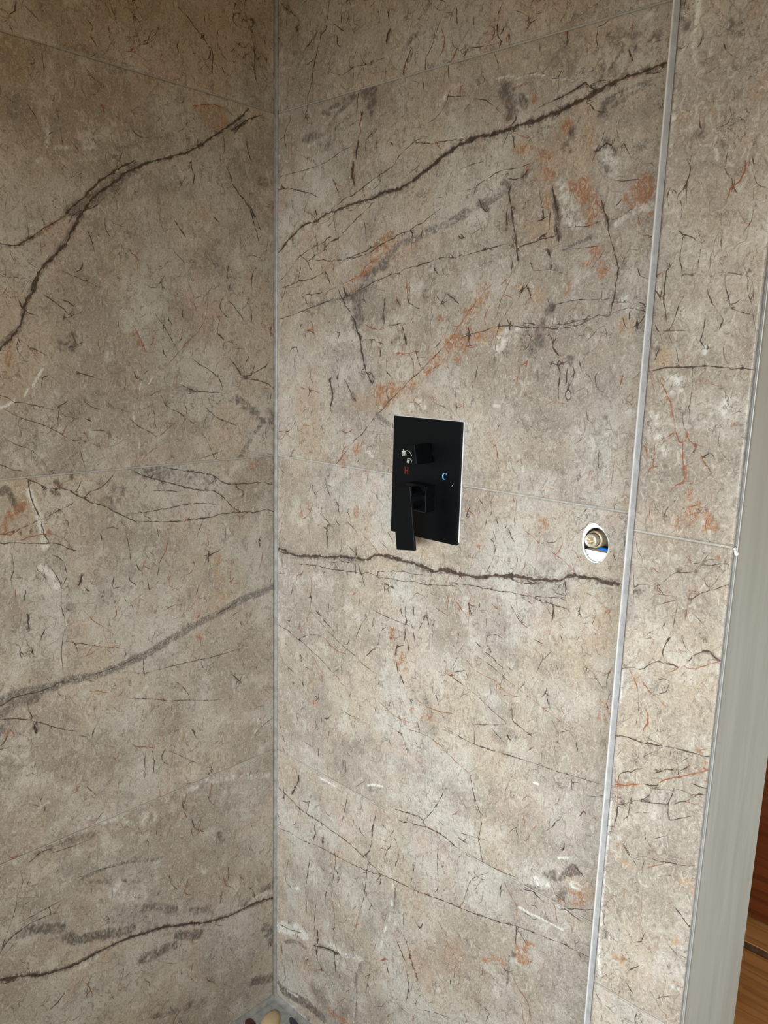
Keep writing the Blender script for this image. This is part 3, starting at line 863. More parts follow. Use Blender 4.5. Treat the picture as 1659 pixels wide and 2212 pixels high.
d 1.7 1 39,1376 46,1385 59,1386 63,1375
r 1.6 1 177,1249 187,1243 205,1249
r 1.3 1 68,1219 70,1203
r 1.6 1 209,1228 185,1214 179,1196
R 24.1 0.4 194,1198 185,1192
R 20.5 0.4 227,1227 210,1215
R 8.4 0.5 399,1405 395,1429
R 27.9 0.3 395,1433
r 1.1 1 331,1430 336,1437
L 7.8 0.5 240,1218 255,1211 276,1196
O 167.3 0.35 98,1278 82,1209
D 32.2 0.3 96,1453 122,1452
D 44.6 0.3 244,1444 278,1444 294,1453
D 29.5 0.3 302,1391 307,1401
L 39.1 0.3 217,1359 181,1347
L 21.9 0.4 364,1303 338,1296
O 57.1 0.3 96,1410
d 2.6 1 509,1580 513,1563 517,1547 521,1532 525,1509
D 5.1 0.8 504,1569 503,1552
d 1.9 1 521,1528 527,1505
r 1.3 1 525,1505 514,1491 498,1478
r 1.3 1 517,1489 502,1462 494,1437
R 22.8 0.45 471,1473 455,1450 443,1436
O 40.3 0.5 467,1467 445,1438
r 1.0 1 486,1482 469,1469 450,1448 428,1421 418,1409
r 1.0 1 502,1466 521,1458 513,1443 499,1427
O 25.4 0.4 534,1473 549,1461 563,1464
O 37.4 0.5 542,1554 571,1538
d 1.6 1 570,1543 557,1537 566,1539
d 1.9 1 572,1521 577,1514 578,1503 580,1495
d 1.3 1 546,1506 551,1495
d 1.9 1 539,1476 547,1467 550,1457
d 1.3 1 529,1463 537,1476
D 15.3 0.3 536,1457 547,1455
d 0.9 1 554,1495 580,1495 594,1491 603,1487
R 15.4 0.7 646,1516 651,1500 656,1490
R 13.0 0.7 660,1489 653,1486
R 12.3 0.4 606,1474 603,1463
R 8.4 0.3 625,1498 637,1501
r 1.2 1 667,1508 672,1508
d 1.8 1 653,1561 658,1550 660,1538
d 1.7 1 668,1518 674,1502 677,1487 675,1475
D 5.8 0.8 676,1485
d 1.8 1 675,1475 675,1457 672,1445 671,1431
G 4.7 0.7 677,1456 682,1464 688,1460
d 1.2 1 586,1449 603,1452 624,1455 645,1454 661,1454 673,1456
d 1.2 1 674,1451 689,1450 707,1449
d 1.2 1 675,1438 686,1441 696,1443 709,1440 721,1439
d 1.2 1 702,1451 703,1443
d 1.7 1 697,1436 699,1426
d 1.7 1 707,1427 710,1417
D 17.3 0.3 706,1453 711,1425
L 11.6 0.4 689,1457 686,1447 701,1443
d 1.9 1 577,1456 580,1447 585,1441
D 12.5 0.8 577,1441 584,1445
D 10.1 0.8 571,1428
d 1.9 1 584,1454 587,1441
d 1.6 1 495,1421 519,1422 538,1420 566,1420 589,1418 608,1419 623,1422 637,1426 645,1430
d 1.3 1 434,1405 450,1411 470,1414 490,1421
d 1.2 1 645,1428 653,1435 667,1433 677,1438
d 1.2 1 586,1423 606,1424 625,1428 641,1431
d 2.0 1 519,1427 517,1417
D 19.0 0.6 569,1417 568,1398
D 19.2 0.5 556,1396 559,1386
D 25.7 0.3 544,1402
d 2.0 1 442,1411 447,1406
R 27.4 0.6 426,1397 452,1407 440,1395
R 19.9 0.5 488,1409 491,1399
R 18.0 0.5 419,1386 428,1376
L 26.3 0.5 491,1395 508,1401 524,1413
O 33.3 0.5 470,1407 501,1407
r 1.4 1 432,1397 445,1394 461,1397
r 1.3 1 486,1397 491,1409
d 1.6 1 581,1413 587,1406 590,1396
d 1.2 1 593,1415 594,1408 590,1398
d 2.5 1 589,1394 595,1387 600,1383
d 1.9 1 599,1380 601,1366 604,1353 602,1338 604,1326
d 1.2 1 601,1376 608,1370
D 11.1 0.9 617,1380 618,1374
d 1.9 1 620,1371 625,1361 623,1358
d 1.9 1 614,1365 614,1352 614,1342
d 1.2 1 625,1356 621,1346 617,1340
d 1.9 1 617,1340 621,1335 623,1326 618,1323 613,1331 617,1339
d 1.8 1 632,1375 635,1365
d 1.8 1 643,1360 652,1351
d 1.4 1 465,1366 462,1350 457,1333
D 3.8 0.6 568,1360 570,1348
D 3.9 0.5 549,1335 550,1327
d 1.4 1 426,1329 429,1298
O 23.3 0.5 697,1426 697,1412
L 4.0 0.5 545,1243 555,1219
L 3.9 0.4 573,1227 578,1234
L 5.4 0.4 497,1310 507,1309
L 5.2 0.4 552,1298 559,1294
L 4.7 0.4 698,1333 706,1330
L 6.2 0.4 634,1285 641,1283
G 18.2 0.3 673,1303 673,1280 670,1242
D 8.4 0.5 676,1305 677,1299
d 1.2 1 670,1257 671,1239
R 3.9 0.6 568,1211 577,1211
R 3.9 0.6 596,1202 605,1201
R 3.8 0.4 610,1265 618,1266
O 77.6 0.2 601,1254 555,1250
r 1.4 1 459,1166 454,1153 471,1144
d 2.1 1 482,1167 487,1162
d 4.1 1 8,1004 23,1005 36,1003 53,1001 73,1002 95,1006 117,1010 138,1013 157,1016 171,1020 189,1024 209,1025 229,1027 248,1030 259,1036 266,1041 282,1044 298,1044 316,1044 331,1044 341,1044 354,1045
d 1.8 1 8,999 30,999 50,1000
d 1.5 1 282,1045 308,1049 326,1047 339,1046
d 4.4 1 351,1046 364,1043 376,1043 388,1041 402,1039 413,1046 425,1046 438,1045 447,1046
G 6.3 0.5 60,1000 138,1012 209,1024 248,1030 282,1042 316,1043 364,1042 402,1040 438,1045
d 1.6 1 174,1020 183,1015 198,1015 218,1019
d 1.7 1 70,986 95,990 120,993 148,993 172,996 195,998 218,1001 235,1002 251,1008 262,1007 279,1001
d 3.2 1 273,1011 274,1005
d 1.2 1 265,1017 267,1014 283,1016 309,1022 335,1026 352,1026 381,1030
d 1.1 1 276,1004 307,1008 330,1009 355,1014 380,1014 412,1020 448,1026
d 2.3 1 291,997 300,995 312,993
d 1.6 1 300,993 300,983
d 1.6 1 291,993 291,983
d 1.3 1 10,955 37,962
d 1.6 1 182,1054 185,1043 180,1027
d 1.2 1 238,1070 252,1063 266,1053 274,1047
d 1.5 1 296,1086 307,1073
d 1.2 1 200,1047 217,1036
D 48.8 0.25 198,1018 234,1023 212,1017
D 26.7 0.3 23,990
O 46.6 0.5 288,1038 319,1038
O 44.5 0.4 367,1070 402,1084
D 22.4 0.3 369,1039 393,1034
r 1.7 1 72,1101 78,1081
R 17.2 0.5 75,1087
R 13.6 0.4 94,1102
R 11.2 0.5 220,1115 219,1103
d 2.5 1 104,1142 104,1131
d 1.3 1 106,1131 121,1119
d 2.1 1 128,1099 129,1087
d 1.6 1 168,1089 176,1080
d 1.7 1 139,1150 151,1129
d 1.6 1 169,1120 178,1097
d 2.5 1 137,1069 150,1062
d 1.7 1 149,1080 148,1065
d 1.2 1 196,1089 222,1075
d 1.8 1 10,850 38,846 61,838 88,832 107,824
d 1.3 1 107,824 136,814 161,801 186,791
r 1.3 1 107,824 120,805 143,785
d 1.3 1 71,838 94,851 126,861
r 1.3 1 126,861 148,857 163,848 181,843 205,845
d 1.3 1 103,901 132,886 163,870 193,857 222,848 246,837 279,829
d 2.6 1 119,905 130,900
d 2.6 1 139,894 147,890
d 1.7 1 150,889 169,878
D 6.5 0.8 248,928
d 1.2 1 251,927 238,909 227,887
d 1.2 1 264,944 286,940 313,938 333,937 349,937
d 1.9 1 340,969 339,955 343,944 340,933
d 2.3 1 330,962 333,951
d 2.3 1 357,971 359,958
d 2.3 1 352,944 358,934
d 1.9 1 340,935 341,917 339,903
d 1.9 1 359,934 362,919 365,904
d 2.4 1 319,877 325,891 338,899
d 2.3 1 347,909 350,898 347,887
d 1.5 1 384,964 378,949 369,931
D 7.6 0.4 376,944 382,960
d 2.4 1 335,845 339,837 343,828
O 78.1 0.35 338,889 339,859
R 31.3 0.35 331,875 337,860
R 15.8 0.3 306,920 315,886
d 1.2 1 300,921 308,913 314,902
d 2.7 1 76,806 80,795
d 1.8 1 87,786 101,786
D 7.2 0.8 54,743
d 2.7 1 82,752 86,744
O 21.2 0.7 107,760
d 1.8 1 38,772 57,763
d 1.3 1 54,945 47,921
d 1.7 1 189,830 190,799
r 1.3 1 105,967 104,934 100,898 84,867
d 2.3 1 359,807 362,803
D 7.8 0.8 360,805
r 1.5 1 367,815 385,809 404,807 426,809 451,813
d 1.3 1 190,733 214,730 237,731
r 1.6 1 285,780 303,773 322,767 348,766 371,770
R 18.5 0.4 368,789 381,785 405,792
r 1.2 1 237,759 240,747
d 2.6 1 136,703 137,689
r 1.5 1 425,1008 430,998 428,984
r 1.8 1 62,945 63,961 79,970
R 17.7 0.35 119,720
d 1.1 1 412,855 413,836 421,815
r 1.5 1 431,884 448,878
O 103.7 0.25 59,1056 91,1040
d 4.9 1 419,1048 433,1047 444,1046 460,1047 475,1047 492,1050 506,1055 521,1058 535,1060 547,1064
d 3.9 1 547,1064 562,1065 578,1066 591,1067 604,1070 617,1072 627,1074 636,1081 646,1085 660,1087 672,1088 682,1088 694,1087 705,1088 714,1088
G 5.3 0.5 419,1047 460,1046 506,1054 547,1063 578,1066 604,1069 627,1074 646,1085 672,1087 715,1087
d 1.3 1 541,1060 551,1057 563,1057 574,1058 591,1062 604,1065
d 1.2 1 682,1085 696,1084 714,1084
D 40.0 0.3 567,1060 591,1065
D 24.8 0.35 688,1080 708,1082
d 1.4 1 434,1028 456,1031 478,1033 495,1034 514,1035 532,1037 548,1039 564,1039 580,1040 595,1043 606,1044 617,1048 629,1049 635,1048
d 1.0 1 566,1044 584,1040 599,1036 609,1029 617,1019
d 1.3 1 568,1034 582,1030
d 1.0 1 593,1040 616,1037 641,1036
d 1.0 1 614,1061 622,1055 633,1054
D 38.9 0.25 623,1063 632,1057
d 1.4 1 536,1132 541,1122 547,1115
d 1.4 1 509,1124 515,1111
d 1.4 1 504,1112 517,1103
d 2.1 1 495,1142 494,1131
d 1.3 1 545,1150 546,1138
d 1.0 1 509,1149 518,1134
R 17.0 0.5 589,1157 593,1146
R 7.0 0.7 483,1097
d 1.4 1 552,1094 554,1082 548,1069
d 1.0 1 533,1083 540,1078
r 1.0 1 604,1115 616,1109 631,1103 640,1096 648,1090
r 1.0 1 576,1087 588,1079 596,1071
r 1.0 1 559,1137 577,1129 591,1118
R 7.0 0.6 498,1022
R 5.0 0.7 686,1066 689,1070
R 5.0 0.7 700,1044 704,1048
d 0.9 1 665,1066 676,1064
r 1.3 1 682,1046 686,1039 692,1037
r 1.4 1 475,1018 471,1001 472,974 469,951
d 1.3 1 655,1040 665,1029
r 1.1 1 466,937 456,921
d 1.1 1 445,893 456,917
d 1.1 1 504,989 507,968 508,947 517,938 516,933
d 1.0 1 545,1022 554,1010 565,999 579,992
r 1.0 1 565,997 575,993 580,992
d 2.1 1 487,945 498,940
d 2.1 1 506,934 519,930 528,923
d 1.0 1 489,923 520,915 541,905 562,897 583,890 599,884
r 1.0 1 599,884 619,877 638,870 661,864
d 1.4 1 530,922 543,917
d 1.4 1 546,925 553,920
d 1.5 1 431,879 449,873 466,869 479,864
d 1.1 1 479,866 504,855 529,843 552,834
d 1.1 1 442,879 453,886 471,894
r 1.1 1 470,912 488,900 510,896 530,893 545,883 567,881 579,885 591,887
r 1.1 1 471,893 479,871
r 1.1 1 529,894 532,877
d 1.7 1 560,864 563,843 577,836
d 1.0 1 577,836 603,827
d 1.0 1 621,968 606,948 598,928
d 1.3 1 630,951 635,937
d 1.3 1 674,963 678,956
d 1.3 1 634,995 637,987
d 1.3 1 593,977 604,975
d 0.9 1 709,939 709,954 716,972
O 75.9 0.3 687,1028 682,994
O 102.4 0.3 697,917 677,944
R 37.7 0.2 696,1023 695,998
R 25.4 0.25 707,895 711,913
d 1.0 1 631,864 641,849 643,836
D 4.0 0.8 641,835
d 1.0 1 640,849 661,862
d 1.3 1 669,848 674,834
d 1.3 1 714,862 716,853
d 1.1 1 433,784 457,781 480,778 496,777 524,779 558,784 582,786
d 1.1 1 487,813 493,800 495,777
d 1.1 1 489,809 522,820 550,830
d 1.1 1 528,814 553,799
d 1.8 1 9,500 45,492 83,482 125,481 166,478 206,475 245,467 277,458 303,450
d 1.6 1 10,410 52,416 96,418 138,427 185,430 229,434 272,441 308,451 338,456 372,459 409,465 445,474 476,479 505,484 534,490 565,498 595,508 625,514 650,518 674,523 698,525 718,527
d 1.7 1 333,453 336,447
d 2.0 1 332,593 356,598 389,603 398,596
d 2.3 1 343,576 376,585 408,592 439,593 461,587 482,582 503,582 528,584
d 1.6 1 434,686 435,664 415,626 394,596
d 1.1 1 528,584 563,586 586,589
d 1.1 1 451,607 481,615 509,621 529,625
d 1.5 1 489,723 499,691 510,671 517,650 513,623 519,600 524,581
r 1.5 1 357,753 382,756 408,755 431,747 453,737 474,729 491,724
d 1.2 1 357,753 382,756 408,755
R 7.4 0.6 474,733
d 1.1 1 429,779 459,779 496,778 531,781 568,784 604,788 639,790 672,794 717,799
d 1.2 1 307,746 346,737
d 3.7 1 73,551 67,530 54,507
d 1.8 1 110,526 98,482
d 2.6 1 278,508 273,485 256,462
D 6.8 0.9 263,468
d 1.7 1 281,551 278,508
d 1.3 1 288,570 275,523
d 2.7 1 147,451 147,433
d 1.3 1 214,575 197,500
L 4.4 0.9 138,573 159,573 176,573
L 4.2 0.9 264,611 279,618
L 5.0 0.9 284,620 299,625
L 4.1 0.8 607,757 614,758
L 7.6 0.8 69,300 75,303
L 3.5 0.9 595,542 623,543 648,545 672,546
L 3.6 0.5 187,334 196,325
L 5.9 0.5 333,449 332,412 329,377 315,339 306,296
D 4.2 0.5 339,440 336,389
d 1.2 1 431,573 431,535 435,494 427,478
d 1.1 1 536,572 506,546 495,518 488,488
D 3.9 0.8 396,655
D 3.9 0.8 412,681
D 3.8 0.8 443,679
D 3.8 0.8 456,677
D 3.8 0.7 445,650
D 3.7 0.7 493,679
D 3.9 0.7 423,599
D 3.9 0.7 442,536
D 3.8 0.7 497,552
D 3.8 0.7 486,521
D 3.8 0.7 515,525
D 3.7 0.7 527,531
L 51.3 0.3 252,571 233,504
D 13.5 0.9 675,642 684,650 691,650
D 9.5 0.9 662,626 677,650 684,657
D 16.6 0.6 639,617 652,627
d 2.7 1 687,655 697,649
D 15.0 0.6 670,610 665,597
D 11.2 0.5 608,584 637,589
d 2.1 1 602,577 620,580 635,574
R 10.7 0.8 697,617 700,613
R 9.5 0.7 680,614 690,617
R 7.9 0.6 711,677
O 40.2 0.6 686,628 706,629
L 16.8 0.5 643,606 618,600
L 13.5 0.5 693,628 683,626
R 13.6 0.5 668,592 695,603
d 1.4 1 666,577 689,590 718,604
d 1.4 1 669,582 687,578 700,576
d 1.5 1 561,563 560,541
r 1.4 1 564,572 581,552 591,540 593,516
d 2.2 1 593,509 594,473
D 10.2 0.6 591,455
R 21.7 0.6 605,457 607,473
R 10.5 0.5 538,414 554,427 573,431
O 17.3 0.6 614,459
R 8.6 0.6 604,486 623,493
d 1.1 1 594,505 620,481
D 4.4 0.5 584,449 583,400 578,363
r 1.5 1 594,414 607,400 623,388 631,356
R 47.0 0.3 480,399 469,368
O 80.1 0.3 481,383 393,322
d 2.5 1 343,343 356,325 374,303
d 2.5 1 362,358 372,343 383,317 399,289
d 2.1 1 372,293 378,263 375,227
d 2.1 1 360,406 361,378
d 2.1 1 325,273 328,260
d 2.0 1 471,334 471,326
d 1.6 1 442,447 440,439
d 1.9 1 109,393 103,353 97,314
d 1.4 1 97,309 101,260
d 1.3 1 179,444 182,411 172,353
d 1.4 1 134,333 126,274 124,212
d 1.4 1 172,344 182,295 180,236
d 1.4 1 43,351 33,304 59,289
d 1.3 1 269,462 263,396 254,352
r 1.3 1 253,357 244,317 234,280
d 1.2 1 383,523 376,475
L 28.9 0.6 14,178 67,203 99,207
L 18.0 0.5 160,224 212,232 257,245
d 1.9 1 10,186 47,192 92,208
D 9.6 0.6 34,155 67,174 99,179
d 2.8 1 124,198 160,214 195,222
D 11.0 0.6 142,209 190,220
d 2.0 1 21,143 24,120
d 2.8 1 135,237 133,180
d 2.7 1 184,219 188,180
D 57.0 0.3 34,126 185,174
R 38.2 0.3 74,130 125,146
D 10.7 0.5 247,98 246,152 247,199 257,236
L 4.5 0.5 242,95 245,175
D 23.3 0.9 28,32 62,39 107,48 151,48
D 13.9 0.7 14,39 35,32
L 5.9 0.7 42,41 75,47
L 29.4 0.5 35,-4 82,7 101,0
D 37.7 0.5 125,99 163,89
D 36.8 0.4 187,77 221,109
R 18.5 0.5 216,82 175,78
D 29.5 0.3 598,364
L 44.5 0.25 597,379 566,370
d 1.2 1 397,229 443,251 488,264
O 55.8 0.4 57,558 32,561
O 62.5 0.35 148,534
R 26.5 0.3 196,435
O 52.8 0.3 234,446 179,427
d 1.4 1 12,642 31,605
r 1.9 1 22,597 28,589
d 1.8 1 129,633 132,609
O 133.5 0.2 673,860 608,830
L 3.4 0.6 656,657 673,665
""",
'panel': """
L 8.5 0.6 794,1738 794,1723 792,1711
L 4.7 0.4 790,1712 795,1689 801,1668
L 5.6 0.4 811,1695 813,1680
L 6.8 0.35 782,1660 779,1642 779,1617 778,1596
L 4.9 0.35 774,1592 775,1570
L 4.7 0.4 825,1603 830,1582
d 0.7 1 813,1641 808,1632
d 1.0 1 807,1631 808,1617 810,1614
d 1.4 1 825,1690 827,1685
d 0.7 1 827,1685 835,1677
d 0.9 1 839,1605 840,1592 839,1583 839,1574 842,1560
D 4.7 0.5 831,1597 839,1592
d 1.0 1 799,1584 803,1576 801,1567 800,1557 802,1544
d 0.7 1 802,1592 804,1581
d 1.2 1 782,1558 780,1551 783,1540
d 1.2 1 786,1557 793,1549 797,1540 798,1531 796,1518
d 0.7 1 812,1562 819,1555 823,1549
d 0.9 1 865,1578 867,1572
d 0.9 1 869,1549 873,1520
d 0.7 1 868,1562 872,1553 882,1548
D 28.6 0.35 773,1734 781,1717
G 7.3 0.4 829,1665 837,1666 848,1668 863,1671
D 18.3 0.4 829,1704 839,1703
O 22.6 0.5 863,1639 869,1644
O 17.9 0.4 843,1718 863,1714
D 19.2 0.3 799,1606 810,1611
O 28.6 0.25 812,1631 795,1624
D 13.8 0.3 844,1643
d 1.0 1 798,1535 797,1525 796,1515 801,1511 814,1506 817,1502
d 1.0 1 801,1511 801,1500 800,1486 804,1473 804,1465
d 1.0 1 822,1496 821,1483 820,1470
d 1.5 1 792,1482 787,1474 786,1461 786,1448 789,1434 791,1424
d 1.0 1 786,1484 787,1477
D 4.0 0.6 790,1428 791,1424
d 1.0 1 808,1447 803,1434 800,1422 795,1410
d 0.8 1 783,1410 797,1411 814,1411
d 2.0 1 775,1455 779,1451 782,1446
d 1.0 1 833,1453 836,1446 839,1441 846,1432 853,1422
d 1.5 1 837,1442 840,1439
d 1.4 1 853,1422 850,1414
d 1.0 1 850,1467 851,1456 855,1447 858,1437
d 0.9 1 858,1438 864,1439 869,1443
d 0.9 1 857,1437 861,1433 870,1430 880,1427
d 0.7 1 866,1479 870,1471 873,1465 874,1451 879,1439 883,1424 887,1410
d 0.9 1 878,1460 880,1451 881,1443
d 1.0 1 843,1512 842,1502 844,1491
d 1.0 1 843,1481 847,1475
d 0.7 1 843,1470 856,1469 872,1465
D 3.7 0.7 874,1470
D 3.9 0.6 815,1469
d 0.7 1 805,1471 814,1469 819,1468
d 1.0 1 834,1425 833,1410 831,1401 836,1394
d 1.5 1 840,1395 841,1391
d 1.5 1 786,1391 784,1383 782,1379
d 1.7 1 771,1366 781,1368 793,1371 805,1372 815,1373 825,1373 833,1374 842,1374 853,1374 862,1373 872,1372 880,1373 889,1372
d 0.7 1 825,1372 827,1358 827,1344 827,1333
d 2.0 1 826,1332 827,1323
d 0.8 1 827,1323 829,1315
d 1.0 1 811,1328 818,1327
d 0.8 1 820,1326 821,1314 825,1303
r 1.3 1 791,1357 796,1349 801,1341 806,1332 808,1324 811,1315 813,1304
R 6.1 0.7 800,1340 805,1336
R 3.6 0.6 805,1332 811,1315
r 1.0 1 813,1303 804,1295 796,1290
r 1.3 1 814,1302 817,1296 819,1292 823,1291
R 4.6 0.8 823,1289 825,1276
r 1.3 1 823,1291 824,1281 825,1270 827,1262 829,1253 828,1247 818,1244
D 4.1 0.7 827,1265 828,1258
r 1.0 1 825,1306 826,1294 823,1291
r 1.0 1 827,1306 829,1296 835,1291 838,1284
r 1.0 1 829,1294 836,1291 849,1289
r 1.0 1 844,1281 850,1270 857,1262 862,1254
d 1.5 1 846,1278 854,1283
d 1.0 1 853,1288 855,1283 859,1278
d 1.0 1 857,1262 852,1256
r 1.3 1 773,1289 781,1281 784,1271
r 1.6 1 791,1285 792,1275 791,1264
r 1.0 1 773,1383 776,1373 779,1361 783,1350
r 0.8 1 781,1360 785,1343 785,1331
R 6.2 0.35 781,1353
r 1.0 1 796,1356 791,1362
d 0.8 1 813,1370 802,1362 796,1355
R 4.9 0.5 843,1357
r 1.0 1 847,1356 855,1354 865,1355
D 2.9 0.9 858,1352
L 20.2 0.5 808,1359 809,1347
L 34.8 0.35 834,1328 840,1334
L 25.8 0.3 790,1312 803,1285
L 24.2 0.4 872,1337 867,1331
D 20.1 0.3 840,1315 815,1320
D 20.6 0.3 808,1260
R 15.7 0.3 790,1258
D 29.1 0.2 876,1305
R 3.9 0.6 876,1315
L 9.8 0.4 833,1388 839,1393
D 15.3 0.4 782,1393
O 30.3 0.3 807,1381 793,1383
R 25.3 0.25 765,1495
r 1.3 1 798,1263 788,1259 786,1252
r 1.5 1 827,1249 820,1244 815,1238
D 4.1 0.8 827,1264 829,1256
R 4.6 0.6 829,1266 831,1254
d 0.7 1 850,1272 858,1262 864,1254
r 1.0 1 858,1262 852,1255
R 10.0 0.8 859,1218 861,1209 858,1202
R 8.0 0.7 864,1210 868,1204
R 8.1 0.6 846,1226 839,1222
R 15.3 0.35 845,1216 830,1202
r 1.0 1 856,1227 859,1218 857,1207 859,1194
r 1.0 1 824,1220 837,1222 847,1226
r 1.1 1 795,1223 792,1210 796,1199 798,1192
d 1.6 1 811,1213 811,1203
d 0.8 1 814,1219 811,1213
r 1.0 1 833,1245 836,1236 834,1226
R 8.1 0.4 836,1239 835,1227
O 52.3 0.3 793,1198 824,1194
d 1.0 1 817,1132 823,1140 832,1147 841,1148 851,1152 856,1160 864,1174
d 0.8 1 856,1160 868,1162 884,1168
D 7.3 0.6 833,1150
D 4.1 0.6 852,1151
d 1.1 1 782,1117 786,1122 796,1124 807,1125 813,1128
d 0.8 1 782,1117 782,1109 783,1100
d 0.8 1 810,1125 817,1119
d 0.8 1 779,1141 782,1116
D 6.5 0.6 784,1112 792,1116
d 0.8 1 804,1116 819,1117 834,1118
d 0.8 1 811,1103 820,1108 837,1116
d 1.0 1 842,1118 851,1120 858,1127 870,1134 879,1139 889,1145
d 0.8 1 837,1116 835,1106 834,1095 833,1083 833,1075
d 1.1 1 834,1074 826,1061 824,1053 825,1043 833,1039
d 2.1 1 827,1064 830,1069
D 4.2 0.7 845,1074 844,1069
d 1.0 1 845,1070 849,1063 856,1058
d 2.6 1 869,1064 877,1065 881,1061 889,1058
D 4.1 0.9 871,1063 877,1064 883,1060 888,1058
d 1.6 1 854,1048 858,1053
d 0.8 1 857,1054 863,1059 869,1063
r 1.0 1 851,1042 849,1040 860,1040 869,1045 879,1052 889,1057
r 0.8 1 824,1022 834,1028 845,1038
d 1.7 1 771,1010 777,1016 783,1019 793,1021
d 1.1 1 793,1020 803,1023 809,1030 816,1036
d 2.1 1 815,1035 822,1038 827,1036
d 1.6 1 827,1036 837,1039 843,1037
r 1.7 1 785,1018 789,1012
r 1.1 1 789,1012 794,1004 799,991
r 1.1 1 802,1008 810,1001 816,997
O 16.5 0.5 795,1006
L 3.2 0.4 776,1168 777,1147
L 6.5 0.4 772,1140 773,1121 771,1101
L 3.3 0.6 777,1011 778,985
R 4.0 0.8 874,1172
r 1.1 1 803,1145 811,1141
r 1.1 1 786,1017 790,1011 795,1003 799,994
d 0.8 1 799,993 801,981 801,966
r 1.1 1 801,961 800,953
r 1.1 1 803,1004 809,1002 813,997 818,995 824,993 831,987
R 4.8 0.4 826,993 833,987
d 1.1 1 818,995 826,1000 832,1003 835,1013
d 0.8 1 818,1012 828,1019 835,1017
d 1.9 1 774,928 780,930 790,932 799,932 808,932 818,934 826,935 832,936 840,938 847,939 855,940 863,941 871,942 881,943 890,945
d 1.0 1 879,949 884,952 889,954
R 4.7 0.6 875,948 882,945
d 0.8 1 845,938 845,929
d 1.1 1 786,882 790,886 795,889 799,889 804,895 815,900
d 1.1 1 827,904 835,908 841,910 848,912 860,917 869,926
d 1.1 1 826,898 831,902 839,907
d 0.8 1 848,912 854,920 862,931 866,935
r 1.7 1 780,865 789,868 797,871 806,876 816,881
R 4.5 0.7 783,866 798,871
R 5.1 0.8 798,875 801,871 805,874
d 1.1 1 816,881 827,883 835,887
r 1.6 1 835,890 838,895 845,899 852,904 859,907 865,912 871,915 879,921 889,928
R 4.2 0.8 878,920 881,922
r 1.1 1 784,869 784,876 786,882
r 1.1 1 783,865 785,855 786,843
d 0.9 1 778,852 790,858
d 1.1 1 786,841 793,844 801,851 811,857 819,863 825,871 828,880
d 1.1 1 812,856 823,860 831,862 839,865 848,868
d 1.1 1 850,848 849,859 848,869 851,879 853,888 852,893
d 0.8 1 829,880 839,883 850,887
d 1.1 1 857,891 865,892 873,891 881,894
d 1.6 1 879,894 886,896 890,897
d 1.1 1 855,871 862,877 870,882 876,889 880,893
d 1.1 1 852,849 860,854 868,860 875,864
d 1.1 1 852,929 855,917 857,906
r 1.1 1 870,880 877,881 881,883
R 4.2 0.8 888,914
r 1.0 1 883,929 887,928
R 10.5 0.35 885,932
D 32.8 0.25 828,871 848,873
d 0.9 1 786,840 786,828 784,816
d 1.2 1 775,807 785,809
L 2.8 0.7 776,1015 777,988 775,955 773,913
L 3.4 0.8 775,906 774,877 774,849 775,810
O 21.9 0.3 796,1005 801,999
L 3.5 0.9 778,845 777,814 776,782 776,737
L 4.7 0.7 776,734 777,702 778,669
L 4.2 0.8 777,653 779,620 784,598
D 8.3 0.35 787,674 783,647
d 1.1 1 787,840 787,829 784,812
r 1.1 1 784,812 786,809
d 1.1 1 812,784 829,790 842,791 853,795 864,798 878,802 891,809
r 1.1 1 831,776 843,786 852,792
r 1.1 1 877,803 890,809
d 1.6 1 858,780 860,780
d 1.1 1 846,772 858,780
d 1.1 1 834,816 850,828
d 1.1 1 825,821 825,811
O 9.2 0.6 791,787 797,786
R 4.0 0.7 792,790 797,786
O 22.9 0.4 798,780 804,773
d 1.1 1 796,795 805,783 815,775 822,765
d 1.6 1 870,742 876,738
R 3.8 0.6 878,734 886,729
d 1.6 1 876,738 882,731 891,725
d 1.7 1 826,671 833,676
d 1.1 1 833,678 836,689
R 4.0 0.8 846,681 850,679
O 9.4 0.7 798,636 809,635
R 5.8 0.5 804,635 813,640
d 1.7 1 822,629 832,640
D 5.5 0.6 887,693
O 16.6 0.5 875,699
d 1.1 1 882,685 892,685
L 6.7 0.5 877,639 891,642
R 5.5 0.5 878,645 890,649
d 1.1 1 851,615 859,607 865,600
r 1.1 1 865,600 874,596 883,592
d 0.8 1 853,606 869,621 877,627
O 85.4 0.3 845,627 861,613
d 1.2 1 816,611 829,599
d 0.9 1 810,612 813,609
R 4.6 0.4 804,723 805,733
O 21.6 0.35 881,780 887,776
d 1.0 1 833,1453 837,1443 843,1434 852,1423
""",
}

def parse(txt):
    rows = []
    for ln in txt.strip().splitlines():
        t = ln.split()
        rows.append((t[0], float(t[1]), float(t[2]), np.array([[float(q) for q in p.split(',')] for p in t[3:]])))
    return rows

def smooth_line(p, step, jit, rng):
    """Catmull-Rom through the points, resampled, with a little raggedness"""
    if len(p) == 1: p = np.vstack([p, p + [[.5, .5]]])
    q = np.vstack([2*p[0]-p[1], p, 2*p[-1]-p[-2]])
    out = []
    for i in range(1, len(q) - 2):
        a, b, c, d = q[i-1], q[i], q[i+1], q[i+2]
        n = max(1, int(np.hypot(*(c-b)) / step))
        t = (np.arange(n) / n)[:, None]
        out.append(.5*((2*b) + (c-a)*t + (2*a-5*b+4*c-d)*t*t + (3*b-a-3*c+d)*t**3))
    out.append(p[-1:])
    o = np.vstack(out)
    if jit and len(o) > 2: o[1:-1] += rng.normal(0, jit, (len(o)-2, 2))
    return o

